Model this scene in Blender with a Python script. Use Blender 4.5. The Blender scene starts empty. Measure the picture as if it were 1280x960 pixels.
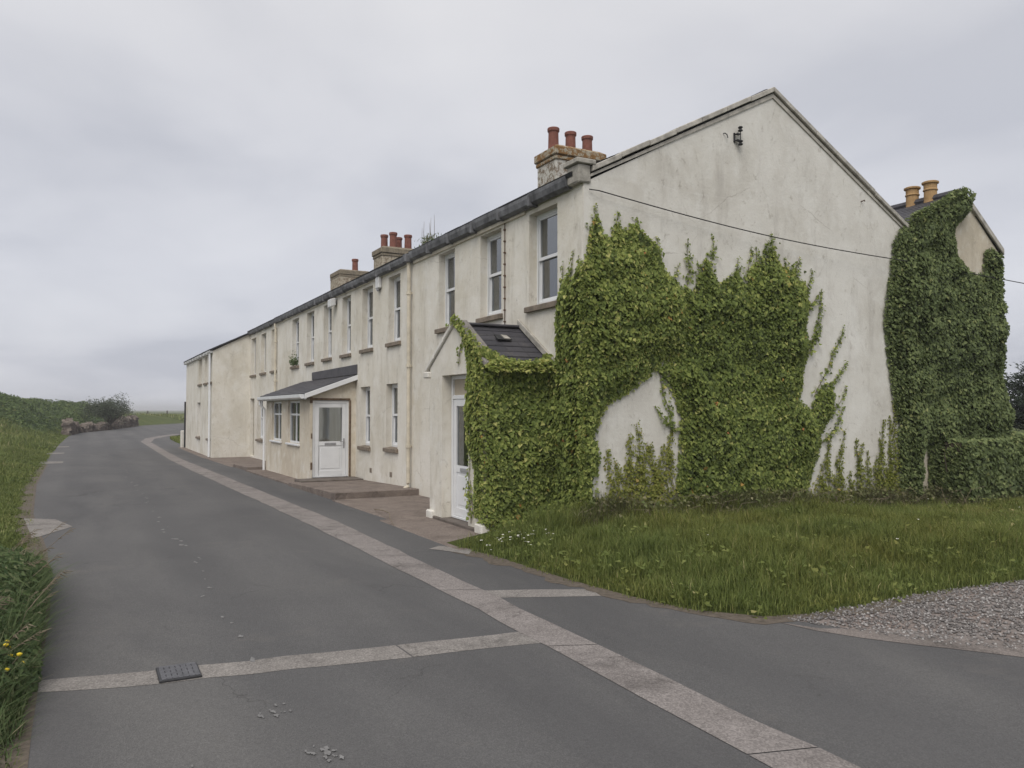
import bpy, math, random
import numpy as np
from mathutils import Vector
R = np.random.default_rng(7)
random.seed(7)
S = bpy.context.scene
HAZE = .0010
COL = S.collection

# ------------------------------------------------------------------ helpers
def link(o):
    COL.objects.link(o); return o
def tag(o, label=None, cat=None, group=None, kind=None):
    if label: o['label'] = label
    if cat: o['category'] = cat
    if group: o['group'] = group
    if kind: o['kind'] = kind
    return o
def thing(name, label, cat, loc, group=None):
    o = bpy.data.objects.new(name, None); o.location = loc
    o.empty_display_size = .2
    return tag(link(o), label, cat, group)
def root_of(o):
    v = Vector((0, 0, 0))
    while o is not None:
        v += o.location; o = o.parent
    return v
def finish(name, me, mat, parent=None):
    o = bpy.data.objects.new(name, me); link(o)
    if mat is not None: me.materials.append(mat)
    if parent is not None:
        off = root_of(parent)
        o.parent = parent
        n = len(me.vertices); a = np.empty(n*3, np.float32); me.vertices.foreach_get('co', a)
        a = a.reshape(-1, 3) - np.array(off, np.float32); me.vertices.foreach_set('co', a.ravel())
        me.update()
    return o
def np_mesh(name, V, quads=None, tris=None, tint=None, smooth=False):
    me = bpy.data.meshes.new(name)
    V = np.asarray(V, np.float32).reshape(-1, 3)
    L = []; st = []; tot = 0
    for F, k in ((quads, 4), (tris, 3)):
        if F is None or len(F) == 0: continue
        F = np.asarray(F, np.int32).reshape(-1, k)
        L.append(F.ravel()); st.append(tot + np.arange(len(F))*k); tot += F.size
    L = np.concatenate(L); st = np.concatenate(st)
    me.vertices.add(len(V)); me.vertices.foreach_set('co', V.ravel())
    me.loops.add(len(L)); me.loops.foreach_set('vertex_index', L)
    me.polygons.add(len(st)); me.polygons.foreach_set('loop_start', st.astype(np.int32))
    if tint is not None:
        at = me.attributes.new('tint', 'FLOAT', 'POINT'); at.data.foreach_set('value', np.asarray(tint, np.float32))
    me.update(calc_edges=True); me.validate()
    if smooth: me.polygons.foreach_set('use_smooth', np.ones(len(me.polygons), bool))
    return me

class MB:
    def __init__(s, fn=None): s.v = []; s.f = []; s.fn = fn
    def add(s, vs, fs):
        b = len(s.v)
        if s.fn: vs = [s.fn(*p) for p in vs]
        s.v += [tuple(p) for p in vs]; s.f += [tuple(b+i for i in f) for f in fs]; return s
    def box(s, x0, x1, y0, y1, z0, z1):
        return s.hexa([(x0,y0,z0),(x1,y0,z0),(x1,y1,z0),(x0,y1,z0)], [(x0,y0,z1),(x1,y0,z1),(x1,y1,z1),(x0,y1,z1)])
    def hexa(s, a, b):
        return s.add(list(a)+list(b), [(3,2,1,0),(4,5,6,7),(0,1,5,4),(1,2,6,5),(2,3,7,6),(3,0,4,7)])
    def prism(s, poly, d):          # poly: list of 3d points, d: extrusion vector
        n = len(poly); q = [(p[0]+d[0], p[1]+d[1], p[2]+d[2]) for p in poly]
        return s.add(list(poly)+q, [tuple(range(n))[::-1], tuple(range(n, 2*n))]+[(i,(i+1)%n,n+(i+1)%n,n+i) for i in range(n)])
    def face(s, pts): return s.add(pts, [tuple(range(len(pts)))])
    def tube(s, path, r, n=8, r2=None):
        path = [Vector(p) for p in path]; N = len(path); vs = []; fs = []
        for i, p in enumerate(path):
            t = (path[min(i+1,N-1)] - path[max(i-1,0)]).normalized()
            a = t.cross(Vector((0,0,1)) if abs(t.z) < .9 else Vector((1,0,0))).normalized(); b = t.cross(a)
            rr = r if r2 is None else r + (r2-r)*i/(N-1)
            for k in range(n):
                q = p + (a*math.cos(2*math.pi*k/n) + b*math.sin(2*math.pi*k/n))*rr; vs.append(tuple(q))
        for i in range(N-1):
            for k in range(n): fs.append((i*n+k, i*n+(k+1)%n, (i+1)*n+(k+1)%n, (i+1)*n+k))
        fs += [tuple(range(n))[::-1], tuple((N-1)*n+k for k in range(n))]
        return s.add(vs, fs)
    def lathe(s, c, prof, n=16):    # prof: (r, z)
        vs = []; fs = []
        for r, z in prof:
            for k in range(n): vs.append((c[0]+r*math.cos(2*math.pi*k/n), c[1]+r*math.sin(2*math.pi*k/n), c[2]+z))
        for i in range(len(prof)-1):
            for k in range(n): fs.append((i*n+k, i*n+(k+1)%n, (i+1)*n+(k+1)%n, (i+1)*n+k))
        fs += [tuple(range(n))[::-1], tuple((len(prof)-1)*n+k for k in range(n))]
        return s.add(vs, fs)
    def wall(s, a0, a1, z0, z1, holes, depth):   # in (a, d, z): outer face d=0, reveals go to d=-depth
        A = sorted({a0, a1} | {h[0] for h in holes} | {h[1] for h in holes}); Z = sorted({z0, z1} | {h[2] for h in holes} | {h[3] for h in holes})
        for i in range(len(A)-1):
            for j in range(len(Z)-1):
                ca = (A[i]+A[i+1])/2; cz = (Z[j]+Z[j+1])/2
                if any(h[0] < ca < h[1] and h[2] < cz < h[3] for h in holes): continue
                s.face([(A[i],0,Z[j]),(A[i+1],0,Z[j]),(A[i+1],0,Z[j+1]),(A[i],0,Z[j+1])])
        for h in holes:
            p = [(h[0],h[2]),(h[1],h[2]),(h[1],h[3]),(h[0],h[3])]
            for k in range(4):
                q0, q1 = p[k], p[(k+1)%4]
                s.face([(q0[0],0,q0[1]),(q1[0],0,q1[1]),(q1[0],-depth,q1[1]),(q0[0],-depth,q0[1])])
        return s
    def build(s, name, mat, parent=None, bevel=0, smooth=False, jit=0):
        me = bpy.data.meshes.new(name); me.from_pydata(s.v, [], s.f)
        import bmesh
        bm = bmesh.new(); bm.from_mesh(me)
        if jit or True:
            bmesh.ops.remove_doubles(bm, verts=bm.verts, dist=1e-5)
        bmesh.ops.recalc_face_normals(bm, faces=bm.faces)
        if bevel:
            bmesh.ops.bevel(bm, geom=[e for e in bm.edges if len(e.link_faces) == 2 and e.calc_face_angle(0) > .5], offset=bevel, segments=1, affect='EDGES', clamp_overlap=True)
        if jit:
            for v in bm.verts: v.co += Vector((random.uniform(-jit,jit), random.uniform(-jit,jit), random.uniform(-jit,jit)))
        bm.to_mesh(me); bm.free()
        if smooth:
            for p in me.polygons: p.use_smooth = True
        return finish(name, me, mat, parent)
def street(x0):  return lambda a, d, z: (x0-d, a, z)      # faces the road (-x)
def gable(y0):   return lambda a, d, z: (a, y0-d, z)      # faces the end (-y)

# ------------------------------------------------------------------ materials
class NT:
    def __init__(s, name):
        s.m = bpy.data.materials.new(name); s.m.use_nodes = True; s.t = s.m.node_tree
        s.b = s.t.nodes['Principled BSDF']; s.pos = s.n('ShaderNodeNewGeometry').outputs['Position']
    def n(s, typ, **k):
        o = s.t.nodes.new(typ)
        for a, v in k.items(): setattr(o, a, v)
        return o
    def l(s, a, b): s.t.links.new(a, b)
    def noise(s, scale, detail=6, rough=.6, stretch=(1,1,1), dist=0, off=0):
        mp = s.n('ShaderNodeMapping'); mp.inputs['Scale'].default_value = stretch; mp.inputs['Location'].default_value = (off, off*1.7, off*.6)
        s.l(s.pos, mp.inputs['Vector'])
        x = s.n('ShaderNodeTexNoise'); x.inputs['Scale'].default_value = scale; x.inputs['Detail'].default_value = detail
        x.inputs['Roughness'].default_value = rough; x.inputs['Distortion'].default_value = dist
        s.l(mp.outputs[0], x.inputs['Vector']); return x.outputs['Fac']
    def ramp(s, fac, stops):
        r = s.n('ShaderNodeValToRGB'); e = r.color_ramp.elements
        while len(e) < len(stops): e.new(.5)
        for i, (p, c) in enumerate(stops):
            e[i].position = p; e[i].color = (c, c, c, 1) if isinstance(c, (int, float)) else (*c, 1)
        s.l(fac, r.inputs[0]); return r.outputs['Color']
    def mix(s, a, b, fac, mode='MIX'):
        x = s.n('ShaderNodeMix', data_type='RGBA', blend_type=mode)
        for inp, v in ((x.inputs['Factor'], fac), (x.inputs[6], a), (x.inputs[7], b)):
            if isinstance(v, (int, float)): inp.default_value = v
            elif isinstance(v, tuple): inp.default_value = (*v, 1)
            else: s.l(v, inp)
        return x.outputs[2]
    def bump(s, h, strength=.3, dist=.01, prev=None):
        b = s.n('ShaderNodeBump'); b.inputs['Strength'].default_value = strength; b.inputs['Distance'].default_value = dist
        s.l(h, b.inputs['Height'])
        if prev is not None: s.l(prev, b.inputs['Normal'])
        return b.outputs[0]
    def out(s, col, rough=.9, normal=None, spec=.3):
        if isinstance(col, tuple): s.b.inputs['Base Color'].default_value = (*col, 1)
        else: s.l(col, s.b.inputs['Base Color'])
        if isinstance(rough, (int, float)): s.b.inputs['Roughness'].default_value = rough
        else: s.l(rough, s.b.inputs['Roughness'])
        s.b.inputs['Specular IOR Level'].default_value = spec
        if normal is not None: s.l(normal, s.b.inputs['Normal'])
        return s.m

def limewash(name, base, pale, dirt, dark):
    k = NT(name)
    c = k.mix(base, pale, k.ramp(k.noise(.9, 5, .6, dist=.4), [(.38, 0.), (.6, 1.)]))
    c = k.mix(c, dirt, k.ramp(k.noise(1.1, 10, .7, (1, 1, .7), .3, 3), [(.47, 0.), (.63, .58)]))
    c = k.mix(c, dark, k.ramp(k.noise(2.2, 10, .72, (1.7, 1.7, .3), .15, 9), [(.54, 0.), (.72, .6)]))
    c = k.mix(c, dark, k.ramp(k.noise(.55, 8, .7, (1, 1, .9), .4, 31), [(.52, 0.), (.7, .35)]))
    c = k.mix(c, (.25, .215, .165), k.ramp(k.noise(7, 9, .78, (1, 1, .7), .6, 5), [(.57, 0.), (.7, .6)]))
    c = k.mix(c, (.76, .745, .70), k.ramp(k.noise(2.6, 10, .74, (1, 1, .8), .3, 14), [(.52, 0.), (.62, .45)]))
    # day joints of the render, faint, and hairline cracks
    sp = k.n('ShaderNodeSeparateXYZ'); k.l(k.pos, sp.inputs[0]); ad = k.n('ShaderNodeMath', operation='ADD'); k.l(sp.outputs[0], ad.inputs[0]); k.l(sp.outputs[1], ad.inputs[1])
    cb = k.n('ShaderNodeCombineXYZ'); k.l(ad.outputs[0], cb.inputs[0]); k.l(sp.outputs[2], cb.inputs[1])
    nz = k.n('ShaderNodeTexNoise'); nz.inputs['Scale'].default_value = 1.6; nz.inputs['Detail'].default_value = 7; k.l(k.pos, nz.inputs['Vector'])
    wv = k.n('ShaderNodeVectorMath', operation='MULTIPLY_ADD'); k.l(nz.outputs['Color'], wv.inputs[0]); wv.inputs[1].default_value = (.5, .22, 0); k.l(cb.outputs[0], wv.inputs[2])
    bk = k.n('ShaderNodeTexBrick'); k.l(wv.outputs[0], bk.inputs['Vector']); bk.inputs['Scale'].default_value = 1; bk.inputs['Brick Width'].default_value = 2.3; bk.inputs['Row Height'].default_value = 1.25; bk.inputs['Mortar Size'].default_value = .01
    for nm, v in (('Color1', .40), ('Color2', .58), ('Mortar', .5)): bk.inputs[nm].default_value = (v, v, v, 1)
    c = k.mix(c, bk.outputs['Color'], .35, 'OVERLAY')
    vc = k.n('ShaderNodeTexVoronoi', feature='DISTANCE_TO_EDGE'); vc.inputs['Scale'].default_value = .45; w2 = k.n('ShaderNodeVectorMath', operation='MULTIPLY_ADD'); k.l(nz.outputs['Color'], w2.inputs[0]); w2.inputs[1].default_value = (.45, .45, .45); k.l(k.pos, w2.inputs[2]); k.l(w2.outputs[0], vc.inputs['Vector'])
    ck = k.ramp(vc.outputs['Distance'], [(.0, .7), (.004, 0.)]); cm = k.mix((0., 0., 0.), ck, k.ramp(k.noise(.8, 4, off=17), [(.5, 0.), (.6, .6)]))
    c = k.mix(c, (.2, .17, .13), cm)
    n = k.bump(k.noise(1.6, 4), .35, .05); n = k.bump(k.noise(28, 6, .7), .45, .01, n); n = k.bump(k.noise(110, 3, .6), .35, .004, n)
    return k.out(c, .93, n, .15)
M = {}
M['facade'] = limewash('facade_limewash', (.68, .645, .565), (.74, .71, .645), (.56, .515, .425), (.43, .395, .325))
M['gable'] = limewash('gable_limewash', (.655, .63, .575), (.72, .70, .65), (.55, .52, .465), (.45, .425, .385))
M['bare'] = limewash('bare_render', (.60, .54, .435), (.66, .605, .51), (.51, .445, .34), (.42, .365, .28))
def simple(name, col, rough=.6, var=.25, sc=6, bs=0, spec=.3, stretch=(1,1,1)):
    k = NT(name); f = k.noise(sc, 7, .65, stretch)
    lo = tuple(x*(1-var) for x in col); hi = tuple(min(1, x*(1+var)) for x in col)
    c = k.ramp(f, [(.3, lo), (.7, hi)])
    return k.out(c, rough, k.bump(k.noise(sc*6, 5), bs, .01) if bs else None, spec)
M['upvc'] = simple('white_frame', (.74, .75, .76), .35, .06, 3, 0, .5)
M['cream'] = simple('cream_paint', (.58, .53, .43), .6, .2, 5)
M['stone_sill'] = simple('sill_stone', (.20, .165, .13), .9, .35, 9, .4)
M['concrete'] = simple('weathered_concrete', (.36, .34, .30), .95, .4, 7, .4)
M['gutter'] = simple('dark_lead_gutter', (.135, .137, .145), .75, .6, 5, .35)
M['coping'] = simple('coping_stone', (.42, .395, .35), .95, .35, 7, .4)
M['terracotta'] = simple('terracotta', (.20, .082, .062), .85, .25, 9, .2)
M['buff'] = simple('buff_clay', (.42, .27, .13), .85, .2, 9, .2)
M['rust'] = simple('rusty_iron', (.10, .055, .035), .8, .4, 20, .3)
M['black'] = simple('dark_metal', (.03, .03, .032), .5, .3, 20)
M['cable'] = simple('cable_rubber', (.035, .033, .032), .7, .2, 20)
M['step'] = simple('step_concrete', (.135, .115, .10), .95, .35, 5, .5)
M['beige'] = simple('beige_panel', (.46, .40, .31), .6, .08, 3)
M['brown'] = simple('brown_filler', (.14, .095, .065), .9, .5, 14, .4)
M['slateplain'] = simple('slate_flashing', (.075, .072, .08), .6, .3, 6, .3)
M['metal'] = simple('grey_metal', (.3, .3, .31), .35, .15, 20, 0, .5)
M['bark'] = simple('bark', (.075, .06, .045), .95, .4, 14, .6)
M['twig'] = simple('dry_twig', (.19, .155, .11), .95, .35, 14)
M['cover'] = simple('drain_iron', (.10, .10, .108), .6, .3, 20, .3)
M['curtain'] = simple('net_curtain', (.80, .80, .78), .95, .2, 3, 0, .05, (6, 6, .3))
M['board'] = simple('painted_board', (.40, .37, .31), .8, .2, 4, .2)
M['lampbox'] = simple('grey_plastic', (.62, .62, .62), .5, .1, 8)

def slate():
    k = NT('roof_slate')
    br = k.n('ShaderNodeTexBrick'); br.inputs['Scale'].default_value = 1
    br.inputs['Brick Width'].default_value = .28; br.inputs['Row Height'].default_value = .17; br.inputs['Mortar Size'].default_value = .006
    br.inputs['Color1'].default_value = (.045, .044, .052, 1); br.inputs['Color2'].default_value = (.07, .067, .075, 1); br.inputs['Mortar'].default_value = (.02, .02, .022, 1)
    tc = k.n('ShaderNodeAttribute', attribute_name='slate_uv'); k.l(tc.outputs['Vector'], br.inputs['Vector'])
    c = k.mix(br.outputs['Color'], (.13, .12, .105), k.ramp(k.noise(5, 8, .7), [(.55, 0.), (.75, .6)]))
    n = k.bump(br.outputs['Fac'], -.6, .01); n = k.bump(k.noise(30, 5), .3, .006, n)
    return k.out(c, .6, n, .4)
M['slate'] = slate()
def chimney_mat(name, base, peel):
    k = NT(name)
    c = k.mix(base, peel, k.ramp(k.noise(9, 9, .75, dist=.3), [(.475, 0.), (.54, 1.)]))
    c = k.mix(c, (.07, .06, .05), k.ramp(k.noise(9, 8, .7, (1,1,.6), .4, 4), [(.6, 0.), (.7, .7)]))
    return k.out(c, .95, k.bump(k.noise(14, 7, .7), .8, .03), .1)
M['chim_white'] = chimney_mat('peeling_white_stack', (.55, .53, .48), (.22, .175, .13))
M['chim_brown'] = chimney_mat('weathered_stack', (.47, .42, .33), (.25, .20, .15))
M['lichen'] = chimney_mat('lichen_cap', (.24, .135, .055), (.40, .36, .28))
M['capgrey'] = chimney_mat('mortar_cap', (.20, .17, .13), (.27, .23, .17))

def glass():
    k = NT('window_glass'); t = k.t
    g = k.n('ShaderNodeBsdfGlossy'); g.inputs['Roughness'].default_value = .06; g.inputs['Color'].default_value = (.9, .93, .95, 1)
    tr = k.n('ShaderNodeBsdfTransparent'); tr.inputs['Color'].default_value = (.92, .95, .95, 1)
    fr = k.n('ShaderNodeFresnel'); fr.inputs['IOR'].default_value = 3.1
    k.l(k.bump(k.noise(.9, 2), .25, .03), g.inputs['Normal'])
    mx = k.n('ShaderNodeMixShader'); k.l(fr.outputs[0], mx.inputs[0]); k.l(tr.outputs[0], mx.inputs[1]); k.l(g.outputs[0], mx.inputs[2])
    k.l(mx.outputs[0], t.nodes['Material Output'].inputs['Surface']); return k.m
M['glass'] = glass()

def asphalt():
    k = NT('asphalt')
    c = k.ramp(k.noise(.7, 6, .6, (1, .35, 1), .5), [(.3, (.092, .090, .090)), (.7, (.124, .121, .119))])
    c = k.mix(c, (.15, .145, .138), k.ramp(k.noise(.35, 7, .65, (1, .5, 1), 1.2, 7), [(.5, 0.), (.75, .6)]))
    c = k.mix(c, (.068, .067, .07), k.ramp(k.noise(.5, 6, .6, (1, .25, 1), .8, 21), [(.55, 0.), (.72, .55)]))
    sp = k.n('ShaderNodeTexVoronoi'); sp.inputs['Scale'].default_value = 130; k.l(k.pos, sp.inputs['Vector'])
    c = k.mix(c, k.ramp(sp.outputs['Color'], [(.0, .2), (.55, .5), (1., .85)]), .35, 'OVERLAY')
    c = k.mix(c, (.24, .225, .2), k.ramp(k.noise(90, 2, .5), [(.68, 0.), (.76, .3)]))
    x = k.n('ShaderNodeSeparateXYZ'); k.l(k.pos, x.inputs[0])
    tr = k.n('ShaderNodeTexWave', wave_type='BANDS', bands_direction='X'); tr.inputs['Scale'].default_value = .23; tr.inputs['Distortion'].default_value = 1.2; tr.inputs['Detail'].default_value = 4; tr.inputs['Detail Scale'].default_value = .5; k.l(k.pos, tr.inputs['Vector'])
    c = k.mix(c, (.075, .074, .076), k.ramp(tr.outputs['Fac'], [(.35, 0.), (.95, .3)]))
    c = k.mix(c, (.17, .155, .14), k.ramp(k.noise(1.1, 9, .72, off=41), [(.58, 0.), (.74, .4)]))
    vc = k.n('ShaderNodeTexVoronoi', feature='DISTANCE_TO_EDGE'); vc.inputs['Scale'].default_value = .33; nz = k.n('ShaderNodeTexNoise'); nz.inputs['Scale'].default_value = 1.4; nz.inputs['Detail'].default_value = 8; k.l(k.pos, nz.inputs['Vector'])
    w2 = k.n('ShaderNodeVectorMath', operation='MULTIPLY_ADD'); k.l(nz.outputs['Color'], w2.inputs[0]); w2.inputs[1].default_value = (1.6, 1.6, 0); k.l(k.pos, w2.inputs[2]); k.l(w2.outputs[0], vc.inputs['Vector'])
    cm = k.mix((0., 0., 0.), k.ramp(vc.outputs['Distance'], [(.0, 1.), (.0045, 0.)]), k.ramp(k.noise(.5, 4, off=13), [(.5, 0.), (.58, .55)]))
    c = k.mix(c, (.045, .043, .042), cm)
    n = k.bump(sp.outputs['Distance'], .5, .006); n = k.bump(k.noise(1.2, 5), .3, .03, n)
    return k.out(c, .88, n, .25)
M['asphalt'] = asphalt()
def strip_mat(name, a, b):
    k = NT(name)
    c = k.ramp(k.noise(3, 8, .65), [(.3, a), (.7, b)])
    c = k.mix(c, tuple(x*.5 for x in a), k.ramp(k.noise(1.9, 10, .76, off=5), [(.5, 0.), (.68, .7)]))
    v = k.n('ShaderNodeTexVoronoi'); v.inputs['Scale'].default_value = 95; k.l(k.pos, v.inputs['Vector'])
    c = k.mix(c, k.ramp(v.outputs['Color'], [(.0, .12), (.5, .5), (1., .95)]), .4, 'OVERLAY')
    ck = k.n('ShaderNodeTexVoronoi', feature='DISTANCE_TO_EDGE'); ck.inputs['Scale'].default_value = .42
    mp = k.n('ShaderNodeMapping'); wob = k.n('ShaderNodeVectorMath', operation='ADD'); nz = k.n('ShaderNodeTexNoise'); nz.inputs['Scale'].default_value = 2.5; nz.inputs['Detail'].default_value = 6
    k.l(k.pos, nz.inputs['Vector']); k.l(k.pos, wob.inputs[0]); k.l(nz.outputs['Color'], wob.inputs[1]); k.l(wob.outputs[0], ck.inputs['Vector'])
    c = k.mix((.05, .045, .04), c, k.ramp(ck.outputs['Distance'], [(.001, .55), (.006, 1.)]))
    n = k.bump(v.outputs['Distance'], .5, .006); n = k.bump(ck.outputs['Distance'], .2, .01, n)
    return k.out(c, .95, n, .15)
M['strip'] = strip_mat('pink_concrete', (.195, .176, .166), (.262, .238, .225))
M['paleconc'] = strip_mat('pale_concrete', (.195, .18, .167), (.265, .246, .228))
M['apron'] = strip_mat('apron_concrete', (.165, .135, .118), (.235, .198, .172))
M['paint'] = simple('worn_white_paint', (.19, .186, .182), .9, .3, 20)
M['soil'] = simple('gritty_soil', (.115, .095, .075), .98, .4, 16, .6)
M['dust'] = strip_mat('dusty_grit', (.165, .145, .132), (.235, .205, .188))
def gravel_mat():
    k = NT('gravel')
    v = k.n('ShaderNodeTexVoronoi'); v.inputs['Scale'].default_value = 38; k.l(k.pos, v.inputs['Vector'])
    c = k.ramp(v.outputs['Color'], [(.1, (.10, .092, .085)), (.5, (.2, .18, .17)), (.9, (.34, .31, .29))])
    c = k.mix(c, (.26, .2, .17), k.ramp(k.noise(1.2, 6), [(.4, 0.), (.65, .7)]))
    return k.out(c, .95, k.bump(v.outputs['Distance'], .8, .02), .2)
M['gravel'] = gravel_mat()
def stone_mat():
    k = NT('rubble_stone')
    v = k.n('ShaderNodeTexVoronoi'); v.inputs['Scale'].default_value = 3.2; k.l(k.pos, v.inputs['Vector'])
    c = k.ramp(v.outputs['Color'], [(.1, (.10, .08, .07)), (.5, (.17, .14, .12)), (.9, (.25, .215, .18))])
    return k.out(c, .95, k.bump(k.noise(8, 6), .8, .05), .1)
M['stone'] = stone_mat()
def ground_mat():
    k = NT('turf')
    c = k.ramp(k.noise(.5, 8, .65), [(.3, (.06, .08, .024)), (.55, (.095, .115, .036)), (.75, (.14, .135, .055))])
    c = k.mix(c, (.10, .075, .045), k.ramp(k.noise(2.2, 8, .7, off=4), [(.56, 0.), (.72, .6)]))
    return k.out(c, 1, k.bump(k.noise(18, 8, .75), 1, .08), .05)
M['turf'] = ground_mat()
def leaf_mat(name, stops, rough=.65, trans=.38, spec=.2, patch=None, psc=1.2):
    k = NT(name)
    a = k.n('ShaderNodeAttribute', attribute_name='tint')
    c = k.ramp(a.outputs['Fac'], stops)
    if patch: c = k.mix(c, patch, k.ramp(k.noise(psc, 5, .6), [(.42, 0.), (.68, .75)]), 'MULTIPLY')
    m = k.out(c, rough, None, spec)
    tl = k.n('ShaderNodeBsdfTranslucent'); k.l(c, tl.inputs['Color'])
    mx = k.n('ShaderNodeMixShader'); mx.inputs[0].default_value = trans
    k.l(k.b.outputs[0], mx.inputs[1]); k.l(tl.outputs[0], mx.inputs[2]); k.l(mx.outputs[0], k.t.nodes['Material Output'].inputs['Surface'])
    return m
M['ivy'] = leaf_mat('ivy_leaf', [(0, (0.066, 0.086, 0.033)), (.45, (0.204, 0.259, 0.070)), (.8, (0.390, 0.437, 0.125)), (.955, (0.585, 0.570, 0.208)), (.985, (0.526, 0.392, 0.103)), (1, (0.585, 0.232, 0.103))], patch=(.78, .82, .78))
M['ivyold'] = leaf_mat('old_ivy_leaf', [(0, (0.078, 0.102, 0.049)), (.5, (0.193, 0.242, 0.100)), (.9, (0.326, 0.374, 0.157)), (1, (0.434, 0.434, 0.188))], patch=(.78, .8, .78))
M['ivynew'] = leaf_mat('young_ivy_leaf', [(0, (0.138, 0.167, 0.037)), (.5, (0.258, 0.275, 0.065)), (.9, (0.368, 0.350, 0.100)), (1, (0.497, 0.333, 0.123))])
M['grass'] = leaf_mat('grass_blade', [(0, (0.097, 0.130, 0.039)), (.45, (0.187, 0.230, 0.066)), (.8, (0.284, 0.308, 0.102)), (1, (0.470, 0.416, 0.215))], .7, .4, .15, patch=(1.05, .9, .8), psc=.8)
M['verge'] = leaf_mat('verge_blade', [(0, (0.089, 0.121, 0.038)), (.45, (0.169, 0.209, 0.066)), (.8, (0.266, 0.282, 0.103)), (1, (0.435, 0.378, 0.224))], .7, .3, .15, patch=(.8, .8, .7), psc=.5)
M['weed'] = leaf_mat('tall_weed', [(0, (0.054, 0.088, 0.036)), (.5, (0.099, 0.140, 0.054)), (.85, (0.162, 0.175, 0.090)), (1, (0.360, 0.298, 0.198))], .7, .25, .2)
M['scrub'] = leaf_mat('bramble_leaf', [(0, (0.045, 0.071, 0.029)), (.5, (0.098, 0.143, 0.048)), (.9, (0.179, 0.217, 0.072)), (1, (0.224, 0.209, 0.094))], .7, .2, .2)
M['bush'] = leaf_mat('bush_leaf', [(0, (0.056, 0.075, 0.048)), (.6, (0.096, 0.117, 0.074)), (1, (0.160, 0.164, 0.120))], .8, .15, .1)
M['conifer'] = leaf_mat('cypress_leaf', [(0, (0.018, 0.030, 0.019)), (.6, (0.038, 0.054, 0.033)), (1, (0.068, 0.083, 0.051))], .7, .1, .2)
M['dead'] = leaf_mat('dead_undergrowth', [(0, (0.075, 0.071, 0.041)), (.5, (0.135, 0.126, 0.068)), (.8, (0.120, 0.150, 0.054)), (1, (0.300, 0.268, 0.162))], .9, .2, .1)
M['yellow'] = simple('yellow_petal', (.62, .47, .03), .7, .15, 30)
M['daisy'] = simple('white_petal', (.7, .68, .6), .7, .1, 30)

# ------------------------------------------------------------------ ground levels
def gz(y): return -.25*min(1, max(0, (y-3)/21))
def gzn(y): return -.25*np.clip((y-3)/21, 0, 1)
def sst(a, b, x): t = np.clip((x-a)/(b-a), 0, 1); return t*t*(3-2*t)
def wob(x, y, s=1., ph=0.):
    return (np.sin(x*1.7*s+ph)+np.sin(y*2.3*s+1.3+ph)+np.sin((x+y)*1.1*s+2.1)+np.sin((x*.6-y*1.9)*s*1.6+.7))/4
LEFT = [(-25, -5.85), (-8, -6.08), (-4.3, -6.22), (-1, -6.24), (2.1, -6.38), (6.5, -6.75), (13.5, -7.04), (28, -7.25), (42, -7.3), (58, -7.1), (68, -6.6), (78, -4), (97, -.4), (113, 6.0), (130, 14), (160, 30)]
LY = np.array([p[0] for p in LEFT]); LX = np.array([p[1] for p in LEFT])
def left_x(y): return np.interp(y, LY, LX)
GE = [(-1.95, .05), (-1.80, -.6), (-1.72, -2.14), (-1.6, -3.04), (-1.43, -3.71), (-1.03, -4.2), (-.5, -4.36), (.96, -4.32), (2.2, -4.42), (6, -4.5), (14, -4.4), (14, .5), (-1.95, .5)]
def in_poly(P, poly):
    x, y = P[:, 0], P[:, 1]; c = np.zeros(len(P), bool); n = len(poly)
    for i in range(n):
        x0, y0 = poly[i]; x1, y1 = poly[(i+1) % n]
        if y0 == y1: continue
        k = (y0 > y) != (y1 > y); c ^= k & (x < (x1-x0)*(y-y0)/(y1-y0)+x0)
    return c
def edge_dist(P, poly):
    d = np.full(len(P), 1e9); n = len(poly)
    for i in range(n):
        a = np.array(poly[i]); b = np.array(poly[(i+1) % n]); ab = b-a
        t = np.clip(((P-a)@ab)/max(ab@ab, 1e-12), 0, 1); d = np.minimum(d, np.linalg.norm(P-a-t[:, None]*ab, axis=1))
    return d
def terrain(x, y):
    x = np.asarray(x, float); y = np.asarray(y, float)
    z = gzn(y)-.03
    lx = left_x(y); off = lx-x
    z = z + sst(0, .5, off)*.05 + sst(.3, 2.2, off)*.16 + sst(26, 58, y)*sst(.8, 6, off)*1.75*(1-sst(85, 140, y)*.7) + sst(.6, 3, off)*.10*wob(x, y, .9)
    sh = x.shape; xf, yf = x.ravel(), y.ravel(); near = (xf > -2.2) & (xf < 14.5) & (yf > -4.8) & (yf < .8); add = np.zeros(len(xf))
    if near.any():
        q = np.c_[xf[near], yf[near]]; ins = in_poly(q, GE); d = edge_dist(q, GE[:10]+[(14.5, -4.5), (14.5, 5), (-2.1, 5)])
        add[near] = np.where(ins, .05*sst(0, .2, d)+(.16*sst(.05, 1.5, d)*(1-sst(2.5, 6.5, q[:, 0])*.85)+.02*wob(q[:, 0], q[:, 1], 2.)*sst(0, .5, d)), 0)
    z = z+add.reshape(sh)
    return z
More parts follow.
